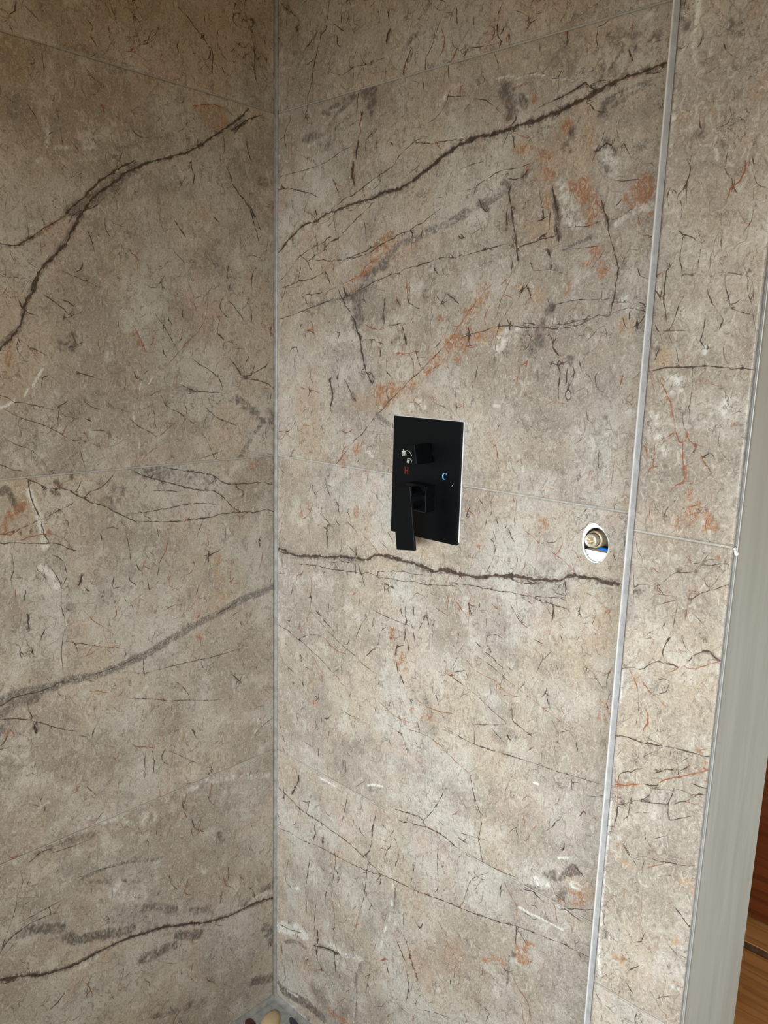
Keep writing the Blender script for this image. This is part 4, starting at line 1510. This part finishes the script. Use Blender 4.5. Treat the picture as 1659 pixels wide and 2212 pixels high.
def hair_cracks(u0, u1, v0, v1, n, rng):
    """short natural cracks, mostly upright, some branching, some rusty"""
    rows = []
    for _ in range(n):
        x, y = rng.uniform(u0, u1), rng.uniform(v0, v1)
        ang = rng.normal(-math.pi/2, .35) if rng.random() < .72 else rng.uniform(0, math.pi*2)
        k = int(rng.integers(2, 6)); st = rng.uniform(3.5, 11)
        pts = [(x, y)]
        for _i in range(k):
            ang += rng.normal(0, .38)
            pts.append((pts[-1][0] + st*math.cos(ang), pts[-1][1] + st*math.sin(ang)))
        w = rng.choice([.45, .65, .9, 1.3, 2.0], p=[.34, .32, .20, .10, .04])
        rows.append(('r' if rng.random() < .24 else 'd', w, 1.0, np.array(pts)))
        if rng.random() < .35:
            b = pts[int(rng.integers(0, len(pts)))]; a2 = ang + rng.choice([-1, 1])*rng.uniform(.5, 1.3)
            pts2 = [b]
            for _i in range(2):
                a2 += rng.normal(0, .4); pts2.append((pts2[-1][0] + st*.8*math.cos(a2), pts2[-1][1] + st*.8*math.sin(a2)))
            rows.append((rows[-1][0], w*.75, 1.0, np.array(pts2)))
    return rows

_PR = np.random.default_rng(5)
_PERM = np.concatenate([_PR.permutation(512)]*3)
_GA = _PR.uniform(0, 2*np.pi, 512); _GX, _GY = np.cos(_GA), np.sin(_GA)
def perlin(x, y):
    xi = np.floor(x).astype(np.int64); yi = np.floor(y).astype(np.int64)
    xf = x-xi; yf = y-yi; xi &= 511; yi &= 511
    u = xf*xf*xf*(xf*(xf*6-15)+10); v = yf*yf*yf*(yf*(yf*6-15)+10)
    def g(ix, iy, dx, dy):
        h = _PERM[_PERM[ix & 511]+(iy & 511)] & 511
        return _GX[h]*dx+_GY[h]*dy
    a = g(xi, yi, xf, yf); b = g(xi+1, yi, xf-1, yf); c = g(xi, yi+1, xf, yf-1); d = g(xi+1, yi+1, xf-1, yf-1)
    return (a+u*(b-a))*(1-v)+(c+u*(d-c))*v
def fbm(X, Y, scale, octv, rough, off):
    s_ = np.zeros_like(X); amp = 1.0; tot = 0.0; f = scale
    for o_ in range(octv):
        s_ += amp*perlin(X*f+off+17.3*o_, Y*f+off*1.7+9.1*o_); tot += amp; amp *= rough; f *= 2.0
    return .5+s_/tot*.85
def sstep(x, lo, hi):
    q = np.clip((x-lo)/(hi-lo), 0, 1); return q*q*(3-2*q)

CH = {'R': 0, 'O': 1, 'D': 2, 'L': 3}
def raster(us, vs, rows, rng):
    """evaluate the figure on a grid of wall points (mm)"""
    nv, nu = len(vs), len(us)
    best = np.full((nv, nu), 50.0); sgn = np.full((nv, nu), 50.0); dist = np.full((nv, nu), 50.0)
    wid = np.zeros((nv, nu)); col = np.zeros((nv, nu)); patch = np.zeros((nv, nu, 4)); soft = np.zeros((nv, nu, 4)); band = np.zeros((nv, nu))
    for kind, w, s, p in rows:
        line = kind in 'dr'
        if kind == 'd' and w > 2.6: w *= 1.25
        if kind == 'L' and s < .6: s *= .75
        reach = (w*.5 + 7.0) if line else w*.5*1.45 + 1
        if p[:, 0].max() < us[0]-reach or p[:, 0].min() > us[-1]+reach or p[:, 1].max() < vs[0]-reach or p[:, 1].min() > vs[-1]+reach: continue
        q = smooth_line(p, 5.0 if line else max(4.0, w*.25), .45 if (line and w > 1.3) else 0.0, rng)
        L = len(q)
        for c0 in range(0, L-1, 10):
            seg = q[c0:min(c0+11, L)]
            i0, i1 = np.searchsorted(us, [seg[:, 0].min()-reach, seg[:, 0].max()+reach])
            j0, j1 = np.searchsorted(vs, [seg[:, 1].min()-reach, seg[:, 1].max()+reach])
            if i1 <= i0 or j1 <= j0: continue
            X = us[i0:i1][None, :, None]; Y = vs[j0:j1][:, None, None]
            a = seg[:-1]; dlt = seg[1:]-a; l2 = (dlt**2).sum(1)+1e-9
            px = X-a[:, 0]; py = Y-a[:, 1]
            tt = np.clip((px*dlt[:, 0]+py*dlt[:, 1])/l2, 0, 1)
            dd = np.hypot(px-tt*dlt[:, 0], py-tt*dlt[:, 1])
            k = dd.argmin(2)
            g = lambda A: np.take_along_axis(A, k[:, :, None], 2)[:, :, 0]
            d = g(dd)
            sl = np.s_[j0:j1, i0:i1]
            if line:
                cr = g(np.broadcast_to(dlt[:, 0]*py-dlt[:, 1]*px, dd.shape))
                fr = (c0 + k + g(tt)) / max(1, L-1)
                ww = .5*w*(.45+.55*np.sqrt(np.clip(np.sin(np.pi*np.clip(fr, .0, 1)), 0, 1))) if w < 3.2 else np.full(d.shape, .5*w)
                m = d-ww
                up = m < best[sl]
                best[sl] = np.where(up, m, best[sl]); dist[sl] = np.where(up, d, dist[sl])
                sgn[sl] = np.where(up, np.where(cr < 0, -d, d), sgn[sl])
                wid[sl] = np.where(up, ww, wid[sl]); col[sl] = np.where(up, 1.0 if kind == 'r' else 0.0, col[sl])
            else:
                r = w*.5
                x = np.clip((1.4*r-d)/((1.35 if w > 34 else 1.0)*r), 0, 1); f = s*x*x*(3-2*x)
                if kind == 'G': band[sl] = np.maximum(band[sl], f)
                else:
                    T = soft if w > 34 else patch
                    T[sl][..., CH[kind]] = np.maximum(T[sl][..., CH[kind]], f)
    X, Y = np.meshgrid(us*.001, vs*.001)
    o_ = float(rng.uniform(5, 200))
    big = sstep(fbm(X, Y, 3.2, 4, .55, o_), .42, .68)
    mid = fbm(X+.02*fbm(X, Y, 30, 2, .5, o_+3), Y, 15.0, 5, .66, o_+11)
    hue = sstep(fbm(X, Y, 6.0, 3, .55, o_+23), .36, .62)
    warm = sstep(fbm(X, Y, 8.5, 4, .6, o_+37), .55, .78)
    m2 = fbm(X, Y, 55.0, 3, .7, o_+41)-.5
    m3 = fbm(X, Y, 150.0, 2, .7, o_+53)-.5
    brk = 1.5*m2+1.1*m3
    gate = np.clip(patch/.2, 0, 1)
    for q, k_ in ((0, 1.5), (1, 1.0), (2, .75), (3, .7)):
        patch[..., q] = sstep(patch[..., q]+k_*brk*gate[..., q], .06, .78)
    patch = 1-(1-patch)*(1-np.clip(soft*(1.0+1.0*m2+.5*m3)[..., None], 0, 1))
    bs = fbm(X, Y, 38.0, 3, .6, o_+61)-.5
    band = sstep(band+(1.1*bs+.9*m3)*np.clip(band/.2, 0, 1), .10, .80)
    wob = 2.0*(fbm(X, Y, 120.0, 2, .6, o_+71)-.5)
    sgn = sgn+wob*np.minimum(wid*.55+.35, 2.2)
    wid = wid*(.45+.85*sstep(fbm(X, Y, 75.0, 2, .6, o_+83), .30, .64))
    c1 = sstep(fbm(X, Y, 36.0, 2, .5, o_+97), .50, .60)*(.45+.55*sstep(fbm(X, Y, 9.0, 2, .5, o_+101), .38, .60))
    c2 = sstep(fbm(X, Y, 80.0, 2, .5, o_+103), .50, .64)*(.35+.65*sstep(fbm(X, Y, 12.0, 2, .5, o_+107), .40, .62))
    rs = sstep(fbm(X, Y, 12.0, 3, .6, o_+113), .50, .64)
    return (np.stack([sgn, dist, wid, col], -1), patch, np.stack([big, mid, hue, warm], -1), np.stack([band, c1, c2, rs], -1))

def axis_points(a, b, f0, f1, fine, coarse):
    """a..b in metres, fine spacing inside f0..f1, coarse outside"""
    cuts = sorted({a, b, min(max(f0, a), b), min(max(f1, a), b)})
    out = [np.array([a])]
    for p, q in zip(cuts[:-1], cuts[1:]):
        st = fine if (p >= f0-1e-6 and q <= f1+1e-6) else coarse
        n = max(1, int(math.ceil((q-p)/st)))
        out.append(np.linspace(p, q, n+1)[1:])
    return np.concatenate(out)

FINE, COARSE, THICK = 0.0021, 0.02, 0.008
def tile(parent, place, u0, u1, v0, v1, rows, seed, fu, fv, hole=None):
    """one large porcelain tile: dense face with the figure stored on it, eased edges and real thickness.
    place(u, v, depth) -> xyz, depth counted into the wall"""
    us = axis_points(u0, u1, fu[0], fu[1], FINE, COARSE); vs = axis_points(v0, v1, fv[0], fv[1], FINE, COARSE)
    nu, nv = len(us), len(vs)
    rng = np.random.default_rng(seed)
    vein, patch, ground, craze = raster(us*1000, vs*1000, rows, rng)
    Ug, Vg = np.meshgrid(us, vs)
    D = np.zeros((nv, nu)); e = .0006
    D[0, :] = e; D[-1, :] = e; D[:, 0] = e; D[:, -1] = e
    idx = np.arange(nu*nv).reshape(nv, nu)
    quads = np.stack([idx[:-1, :-1], idx[:-1, 1:], idx[1:, 1:], idx[1:, :-1]], -1).reshape(-1, 4)
    uf, vf = Ug.ravel().copy(), Vg.ravel().copy()
    if hole:
        hu, hv, ru, rv = hole
        rr = np.hypot((uf-hu)/ru, (vf-hv)/rv)
        inside = rr < 1.0
        keep = ~inside[quads].any(1)
        used = np.zeros(len(uf), bool)
        edgev = np.unique(quads[~keep]); edgev = edgev[~inside[edgev]]
        uf[edgev] = hu+(uf[edgev]-hu)/rr[edgev]; vf[edgev] = hv+(vf[edgev]-hv)/rr[edgev]
        quads = quads[keep]
    ring = np.concatenate([idx[0, :], idx[1:, -1], idx[-1, -2::-1], idx[-2:0:-1, 0]])
    n0 = nu*nv; nr = len(ring)
    depth = np.concatenate([D.ravel(), np.full(nr, THICK)])
    uf = np.concatenate([uf, uf[ring]]); vf = np.concatenate([vf, vf[ring]])
    k = np.arange(nr); k2 = (k+1) % nr
    skirt = np.stack([ring[k2], ring[k], n0+k, n0+k2], -1)
    quads = np.concatenate([quads, skirt])
    co = place(uf, vf, depth)
    if np.dot(np.cross(co[quads[0, 1]]-co[quads[0, 0]], co[quads[0, 3]]-co[quads[0, 0]]), co[n0]-co[ring[0]]) > 0:
        quads = quads[:, ::-1]
    me = bpy.data.meshes.new('tile')
    me.vertices.add(len(co)); me.vertices.foreach_set('co', co.astype(np.float32).ravel())
    nf = len(quads)
    me.loops.add(nf*4); me.loops.foreach_set('vertex_index', quads.astype(np.int32).ravel())
    me.polygons.add(nf); me.polygons.foreach_set('loop_start', np.arange(0, nf*4, 4, dtype=np.int32))
    me.update(calc_edges=True)
    def attr(name, typ, arr, key):
        a = me.attributes.new(name, typ, 'POINT')
        a.data.foreach_set(key, np.concatenate([arr, arr[ring]]).astype(np.float32).ravel())
    attr('vein', 'FLOAT_COLOR', vein.reshape(-1, 4), 'color')
    attr('patch', 'FLOAT_COLOR', patch.reshape(-1, 4), 'color')
    attr('ground', 'FLOAT_COLOR', ground.reshape(-1, 4), 'color')
    attr('craze', 'FLOAT_COLOR', craze.reshape(-1, 4), 'color')
    return link('tile', me, M_TILE, parent)

# ------------------------------------------------------------------ the walls
JOINT = .0024
ROWS = [0.004, .582, 1.185, 1.788, 2.391]      # heights of the grout lines
H = 2.40
RNG = np.random.default_rng(11)
back_left = lambda u, v, d: np.stack([np.zeros_like(u)-d, -u, v], -1)      # left wall, face at x = 0
back_back = lambda u, v, d: np.stack([u, d, v], -1)                        # back wall, face at y = 0
PY = -.0988                                                                # face of the nib in front of the back wall
back_panel = lambda u, v, d: np.stack([u, PY+d, v], -1)
PX = .7662                                                                 # left-hand face of the nib
back_return = lambda u, v, d: np.stack([PX+d, -u, v], -1)
BED = .0016

def row_tiles(parent, place, u0, u1, rows, seed, fu, hole=None, cracks=0):
    for r in range(4):
        z0, z1 = ROWS[r]+JOINT/2, ROWS[r+1]-JOINT/2
        rr = rows+hair_cracks(u0*1000, min(u1, fu[1])*1000, z0*1000, min(z1, 2.02)*1000, int(cracks*(z1-z0)*(min(u1, fu[1])-u0)), RNG) if cracks else rows
        h = hole if hole and z0 < hole[1] < z1 else None
        tile(parent, place, u0, u1, z0, z1, rr, seed+r, fu, (0.0, 2.02), h)

wl = MB().box(-.11, -BED, -1.25, .0, 0, H).build('wall_left', M_GROUT)
tag(wl, 'darker tiled shower wall meeting the valve wall in a sealed corner', 'wall', kind='structure')
FIG = {k: parse(v) for k, v in FIGURE.items()}
row_tiles(wl, back_left, .004, 1.2, FIG['left'], 10, (0, .86), cracks=1000)

HX, HZ, HRX, HRZ = .6763, 1.1343, .0192, .0240        # hole round the water outlet
wb = MB()
wb.box(-.11, HX-.03, BED, .1030, 0, H).box(HX+.03, .7705, BED, .1030, 0, H)
wb.box(HX-.03, HX+.03, BED, .1030, 0, HZ-.034).box(HX-.03, HX+.03, BED, .1030, HZ+.034, H)
wb.box(HX-.03, HX+.03, .075, .1030, HZ-.034, HZ+.034)
wb = wb.build('wall_back', M_GROUT)
tag(wb, 'tiled shower wall carrying the black valve and the brass outlet', 'wall', kind='structure')
row_tiles(wb, back_back, .004, .7672, FIG['back'], 30, (0, .78), hole=(HX, HZ, HRX, HRZ), cracks=1000)

# white plaster lining of the outlet hole
n = 40
lin = MB()
ring = lambda kx, kz, y: [(HX+kx*math.cos(2*math.pi*k/n), y, HZ+kz*math.sin(2*math.pi*k/n)) for k in range(n)]
rnd = random.Random(4)
rim = [(HX+(HRX+.0002+rnd.uniform(0, .0009)+(.0045*max(0, math.cos(2*math.pi*k/n-2.05))**4))*math.cos(2*math.pi*k/n), -.0004,
        HZ+(HRZ+.0002+rnd.uniform(0, .0009)+(.0060*max(0, math.cos(2*math.pi*k/n-2.05))**4))*math.sin(2*math.pi*k/n)) for k in range(n)]
loops = [rim, ring(HRX-.0006, HRZ-.0006, -.0002), ring(HRX-.0008, HRZ-.0008, .0016), ring(HRX-.0002, HRZ-.0002, .0036)]
vs = sum(loops, [])
fs = [(q*n+k, q*n+(k+1) % n, (q+1)*n+(k+1) % n, (q+1)*n+k) for q in range(3) for k in range(n)]
lin.add(vs, fs)
lin.build('hole_lining', M_WHITE, wb, True)
fill = [(HX+(HRX-.0008)*math.cos(a), HZ+(HRZ-.0008)*math.sin(a)) for a in [math.pi*(1.13+.74*k/16) for k in range(17)]]
fl = MB().prism(fill, .0034, .030)
fl.build('plaster_fill', M_WHITE, wb)
MB().box(HX-.024, HX+.024, .0505, .054, HZ-.028, HZ+.028).build('cavity_back', M_GROUT, wb)

# nib wall standing proud of the back wall: left cheek, face, grey end
wr = MB().box(PX+BED, .7800, PY+.003, -.0002, 0, H).build('wall_return', M_GROUT)
tag(wr, 'narrow tiled cheek turning from the valve wall to the nib face', 'wall', kind='structure')
row_tiles(wr, back_return, .003, -PY-.004, [], 50, (0, 0), cracks=0)
wp = MB().box(.7801, .8886, PY+BED, .1030, 0, H).build('wall_panel', M_GROUT)
tag(wp, 'narrow tiled nib wall between the aluminium corner trim and the grey end', 'wall', kind='structure')
row_tiles(wp, back_panel, PX+.0092, .8885, FIG['panel'], 70, (0, .9), cracks=700)
we = MB().box(.8920, .8930, PY+.004, .1032, 0, H).build('wall_end', M_END)
tag(we, 'smooth pale grey end of the nib wall beside the wooden room', 'wall', kind='structure')

# aluminium trims
def quarter(cx, cy, r, a0, a1, m=7):
    return [(cx+r*math.cos(a0+(a1-a0)*k/m), cy+r*math.sin(a0+(a1-a0)*k/m)) for k in range(m+1)]
t1 = tag(bpy.data.objects.new('trim_1', None), 'aluminium edge trim with a painted edge highlight up the left corner of the nib wall', 'trim', kind='structure')
COL.objects.link(t1); t1.location = (PX, PY, 0)
prof = [(.0, .0100)]+quarter(.0024, .0014, .0024, math.pi, math.pi*1.5)+[(.0027, -.0010), (.0027, .0100)]
MB().column(prof, .002, H).build('nosing', M_ALU, t1)  # lit edge of the trim, painted as a near-white nosing
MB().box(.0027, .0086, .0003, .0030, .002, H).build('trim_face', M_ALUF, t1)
t2 = tag(bpy.data.objects.new('trim_2', None), 'slim metal edge trim between nib tiles and grey wall end', 'trim', kind='structure')
COL.objects.link(t2); t2.location = (.8930, PY, 0)
MB().box(-.0043, -.0011, .0070, .0080, .002, H).build('joint_strip', M_GROUT, t2)
prof = [(-.0010, .0040)]+quarter(-.0002, .0014, .0008, math.pi, math.pi*2.0)+[(.0006, .0040)]
MB().column(prof, .002, H).build('nosing', M_NOSE, t2)
dab = MB()
for k, (dx, dz, r) in enumerate([(-.0002, 1.1795, .0024), (-.0026, 1.1845, .0016), (-.0015, 1.1818, .0016)]):
    pr = [(1e-5, -.0030), (r*.6, -.0026), (r*.95, -.0010), (r, .0015)]
    dab.lathe_y(dx, dz, pr, 14)
dab.build('sealant_dab', M_WHITE, t2, True)

# grey silicone in the corner and along the floor
t3 = tag(bpy.data.objects.new('trim_3', None), 'grey silicone bead sealing the corner of the two tiled walls and floor', 'sealant', kind='structure')
COL.objects.link(t3)
def cove(r):
    return [(0.0, 0.0), (0.0, -r)]+[(r-r*math.cos(a), -r+r*math.sin(a)) for a in [math.pi/2*k/6 for k in range(1, 6)]]+[(r, 0.0)]
MB().column([(x+.0001, y-.0001) for x, y in cove(.0052)], .0, H).build('corner_bead', M_SEAL, t3)
Mx = Matrix(((0, 0, 1, 0), (0, 1, 0, 0), (1, 0, 0, 0), (0, 0, 0, 1)))     # column axis z -> x
MB().column([(x+.0001, y-.0001) for x, y in cove(.010)], .0, .768, Mx).build('floor_bead', M_SEAL, t3)
My = Matrix(((1, 0, 0, 0), (0, 0, -1, 0), (0, -1, 0, 0), (0, 0, 0, 1)))
MB().column([(x+.0001, y-.0001) for x, y in cove(.010)], .0, 1.2, My).build('floor_bead', M_SEAL, t3)

# ceiling
ce = MB().box(-.11, 2.9, -2.9, .2, H, H+.05).build('ceiling', M_PAINT)
tag(ce, 'plain warm white ceiling over the shower', 'ceiling', kind='structure')

# ------------------------------------------------------------------ shower floor of set pebbles
fl = MB().box(0, 1.6, -1.25, 0, -.06, 0).build('floor', M_FLOOR)
tag(fl, 'shower floor of mixed river pebbles set in grey grout', 'floor', kind='structure')
def pebble_mesh(seed, mat):
    r = random.Random(seed); vs = []; fs = []; nl, na = 5, 14
    ph = [r.uniform(0, 6.28) for _ in range(3)]
    for i in range(nl):
        la = math.pi/2*i/(nl-1)
        for k in range(na):
            a = 2*math.pi*k/na; w = 1+.07*math.sin(2*a+ph[0])+.05*math.sin(3*a+ph[1])
            vs.append((w*math.cos(a)*math.cos(la), w*math.sin(a)*math.cos(la), .42*math.sin(la)))
    for i in range(nl-1):
        for k in range(na): fs.append((i*na+k, i*na+(k+1) % na, (i+1)*na+(k+1) % na, (i+1)*na+k))
    me = bpy.data.meshes.new('pebble'); me.from_pydata(vs, [], fs); me.materials.append(mat)
    me.polygons.foreach_set('use_smooth', [True]*len(fs))
    return me
PM = {k: [pebble_mesh(7*i+j, m) for j in range(2)] for i, (k, m) in enumerate(PEB.items())}
pr = random.Random(21)
spots = [(.048, -.050, .021, .030, 0.78, 'beige'), (.026, -.084, .010, .024, 1.35, 'wine'), (.092, -.021, .026, .009, -.35, 'slate')]
for _ in range(5000):
    if len(spots) >= 190: break
    a = pr.uniform(.014, .026); b = a*pr.uniform(.6, 1.0)
    x, y = pr.uniform(.024, .62), -pr.uniform(.024, .62)
    if all(math.hypot(x-s[0], y-s[1]) > (max(a, b)+max(s[2], s[3]))*.80+.001 for s in spots):
        spots.append((x, y, a, b, pr.uniform(0, 3.14), pr.choice(['beige', 'wine', 'slate', 'grey', 'grey', 'white', 'beige'])))
for i, (x, y, a, b, rot, k) in enumerate(spots):
    o = link('pebble', PM[k][i % 2], None, fl)
    o.location = (x, y, -.001); o.scale = (a, b, min(a, b)); o.rotation_euler = (0, 0, rot)

# ------------------------------------------------------------------ the wooden room past the wall end
f2 = MB().box(-.6, 2.4, .1035, 1.63, -.06, -.002).build('floor_room', M_JOINT)
tag(f2, 'tan wooden plank floor of the room beyond the grey wall end', 'floor', kind='structure')
pl = MB().box(-1.5, 1.5, -.140, .140, -.006, 0, .0025)
base = None
for k in range(-3, 2):
    yc = .919+.1400+.304*k
    if yc-.146 < .11: continue
    if base is None:
        base = pl.build('plank', M_OAK, f2); o = base
    else:
        o = base.copy(); COL.objects.link(o); o.parent = f2
    o.location = (.9+.07*math.sin(k*2.1), yc, 0)
wr2 = MB().box(-.6, 2.4, 1.63, 1.70, 0, H).build('wall_room', M_PAINT)
tag(wr2, 'plain warm white wall behind the wooden wardrobe', 'wall', kind='structure')
cab = bpy.data.objects.new('wooden_wardrobe', None); COL.objects.link(cab); cab.location = (.62, 1.31, 0)
tag(cab, 'dark red-brown wooden wardrobe standing on the tan plank floor', 'wardrobe')
MB().box(-.62, .62, -.278, .28, .0, 2.1, .002).build('body', M_MAHOG, cab)
for s in (-1, 1):
    MB().box(min(s*.002, s*.618), max(s*.002, s*.618), -.298, -.2785, .004, 2.09, .003).build('door', M_MAHOG, cab)

# ------------------------------------------------------------------ shower valve
VX, V0, V1 = .3774, 1.0918, 1.2817
val = bpy.data.objects.new('shower_valve', None); COL.objects.link(val); val.location = (VX, 0, (V0+V1)/2)
tag(val, 'matt black shower valve plate with lever and square diverter knob', 'shower valve')
def vb(name, mat, mb, smooth=False):
    o = mb.build(name, mat, val, smooth)
    o.matrix_parent_inverse = Matrix.Translation(val.location).inverted()
    return o
vb('sealing_gasket', M_WHITE, MB().box(VX-.0685, VX+.0702, -.0030, -.0002, V0+.004, V1+.0010, .0006))
vb('plate', M_BLACK, MB().box(VX-.0693, VX+.0693, -.0075, -.0028, V0, V1, .0007))
# square block, round neck and flat lever
BZ = 1.1597
vb('handle_block', M_BLACKE, MB().box(VX-.0214, VX+.0214, -.0278, -.0074, BZ-.0212, BZ+.0212, .0008))
vb('handle_neck', M_BLACKE, MB().lathe_y(VX, BZ, [(.0001, -.0277), (.0170, -.0277), (.0185, -.0290), (.0185, -.0555), (.0001, -.0555)], 40), smooth=False)
LA = math.radians(8.3)
def rot_about(cx, cz, a):      # turn counter-clockwise as seen from the room
    return Matrix.Translation((cx, 0, cz)) @ Matrix.Rotation(-a, 4, 'Y')
vb('lever', M_BLACK, MB().box(-.0192, .0192, -.0598, -.0552, -.0782, .0207, .0008, rot_about(VX, BZ, LA)))
# diverter
KA = math.radians(12.2); KZ = 1.2272
vb('diverter_neck', M_BLACKE, MB().lathe_y(VX, KZ, [(.0001, -.0074), (.0150, -.0074), (.0150, -.0120), (.0001, -.0120)], 40))
MK = rot_about(VX, KZ, KA)
knob = vb('diverter_knob', M_BLACK, MB().box(-.0155, .0155, -.0487, -.0105, -.0150, .0150, .0007, MK))
# printed marks on the knob: overhead shower, arc, hand shower
def on_knob(mb):
    mb.v = [tuple(MK @ Vector(v)) for v in mb.v]
    return mb
y0, y1 = -.0490, -.0485
ic = MB()
ic.prism([(-.0108, .0082), (-.0040, .0082), (-.0032, .0056), (-.0116, .0056)], y0, y1)
ic.prism([(-.0082, .0104), (-.0066, .0104), (-.0066, .0082), (-.0082, .0082)], y0, y1)
for k in range(4):
    x = -.0108+.0024*k
    ic.ribbon([(x, .0048), (x, .0008)], .0011, y0, y1)
on_knob(ic).build('overhead_shower_mark', M_ICON, knob)
ar = MB()
ar.ribbon([(-.0018+.0098*math.sin(a), -.0034+.0112*math.cos(a)) for a in [math.radians(5+8.5*k) for k in range(10)]], .0010, y0, y1)
on_knob(ar).build('turning_arc_mark', M_ICON, knob)
hs = MB()
hs.ribbon([(.0012+.0052*math.sin(a), -.0100+.0052*math.cos(a)) for a in [math.radians(-30+16*k) for k in range(9)]], .0014, y0, y1)
for k in range(4):
    hs.ribbon([(-.0014+.0012*k, -.0058-.0006*k), (-.0036+.0012*k, -.0100-.0006*k)], .0008, y0, y1)
on_knob(hs).build('hand_shower_mark', M_ICON, knob)
for o in knob.children: o.matrix_parent_inverse = Matrix.Identity(4)
# letters on the plate
yl0, yl1 = -.0079, -.0074
hx, hz, s = .3392, 1.1963, .0051
h = MB()
h.box(hx-.0036, hx-.0020, yl0, yl1, hz-s, hz+s).box(hx+.0020, hx+.0036, yl0, yl1, hz-s, hz+s).box(hx-.0020, hx+.0020, yl0, yl1, hz-.0008, hz+.0008)
for sx in (-1, 1):
    for sz in (-1, 1): h.box(hx+sx*.0028-.0016, hx+sx*.0028+.0016, yl0, yl1, hz+sz*s-.0005, hz+sz*s+.0005)
vb('hot_letter', M_RED, h)
cx, cz = .4175, 1.1963
outer = [(cx+.0043*math.cos(a), cz+.0050*math.sin(a)) for a in [math.radians(48+264*k/20) for k in range(21)]]
inner = [(cx+.0011+.0033*math.cos(a), cz+.0043*math.sin(a)) for a in [math.radians(44+272*k/20) for k in range(21)]]
c = MB()
for k in range(20): c.prism([outer[k], outer[k+1], inner[k+1], inner[k]], yl0, yl1)
c.prism([(cx+.0030, cz+.0022), (cx+.0044, cz+.0056), (cx+.0040, cz+.0020)], yl0, yl1)
c.prism([(cx+.0034, cz+.0020), (cx+.0044, cz+.0020), (cx+.0042, cz+.0054), (cx+.0030, cz+.0044)], yl0, yl1)
vb('cold_letter', M_CBLUE, c)
sc = MB().ribbon([(.4330, 1.1830), (.4345, 1.1850), (.4353, 1.1875)], .0006, -.0077, -.0073)
vb('scratch', M_ICON, sc)

# ------------------------------------------------------------------ brass outlet in the wall
fx, fz = .6683, 1.1388
fit = bpy.data.objects.new('water_outlet', None); COL.objects.link(fit); fit.location = (fx, .05, fz)
tag(fit, 'brass threaded water outlet set in a white plastered hole', 'pipe fitting')
inv = Matrix.Translation(fit.location).inverted()
def fb(name, mat, mb, smooth=True):
    o = mb.build(name, mat, fit, smooth); o.matrix_parent_inverse = inv
    return o
fb('plug', M_PLUG, MB().lathe_y(fx, fz, [(.0046, .0080), (.0046, .0002), (.0054, -.0010), (.0074, -.0016), (.0086, -.0008), (.0092, .0012), (.0092, .0070), (.0086, .0080)], 48, {0, 1}), False)
fb('socket', M_BRASSD, MB().lathe_y(fx, fz, [(.0001, .0078), (.0050, .0078), (.0050, .0090)], 24), False)
fb('collar', M_BRASSD, MB().lathe_y(fx, fz, [(.0084, .0078), (.0084, .0096), (.0100, .0100), (.0104, .0110)], 48))
fb('body', M_BRASS, MB().lathe_y(fx, fz, [(.0098, .0096), (.0112, .0100), (.0120, .0112), (.0120, .0500), (.0001, .0500)], 48), False)
bl = MB().lathe_y(0, 0, [(.0001, 0), (.0044, 0), (.0048, .0004), (.0048, .0205), (.0001, .0205)], 20)
bl.v = [(.6735+y_, .0185+x_, 1.1232+z_) for x_, y_, z_ in bl.v]
fb('blue_seal', M_BLUE, bl, False)
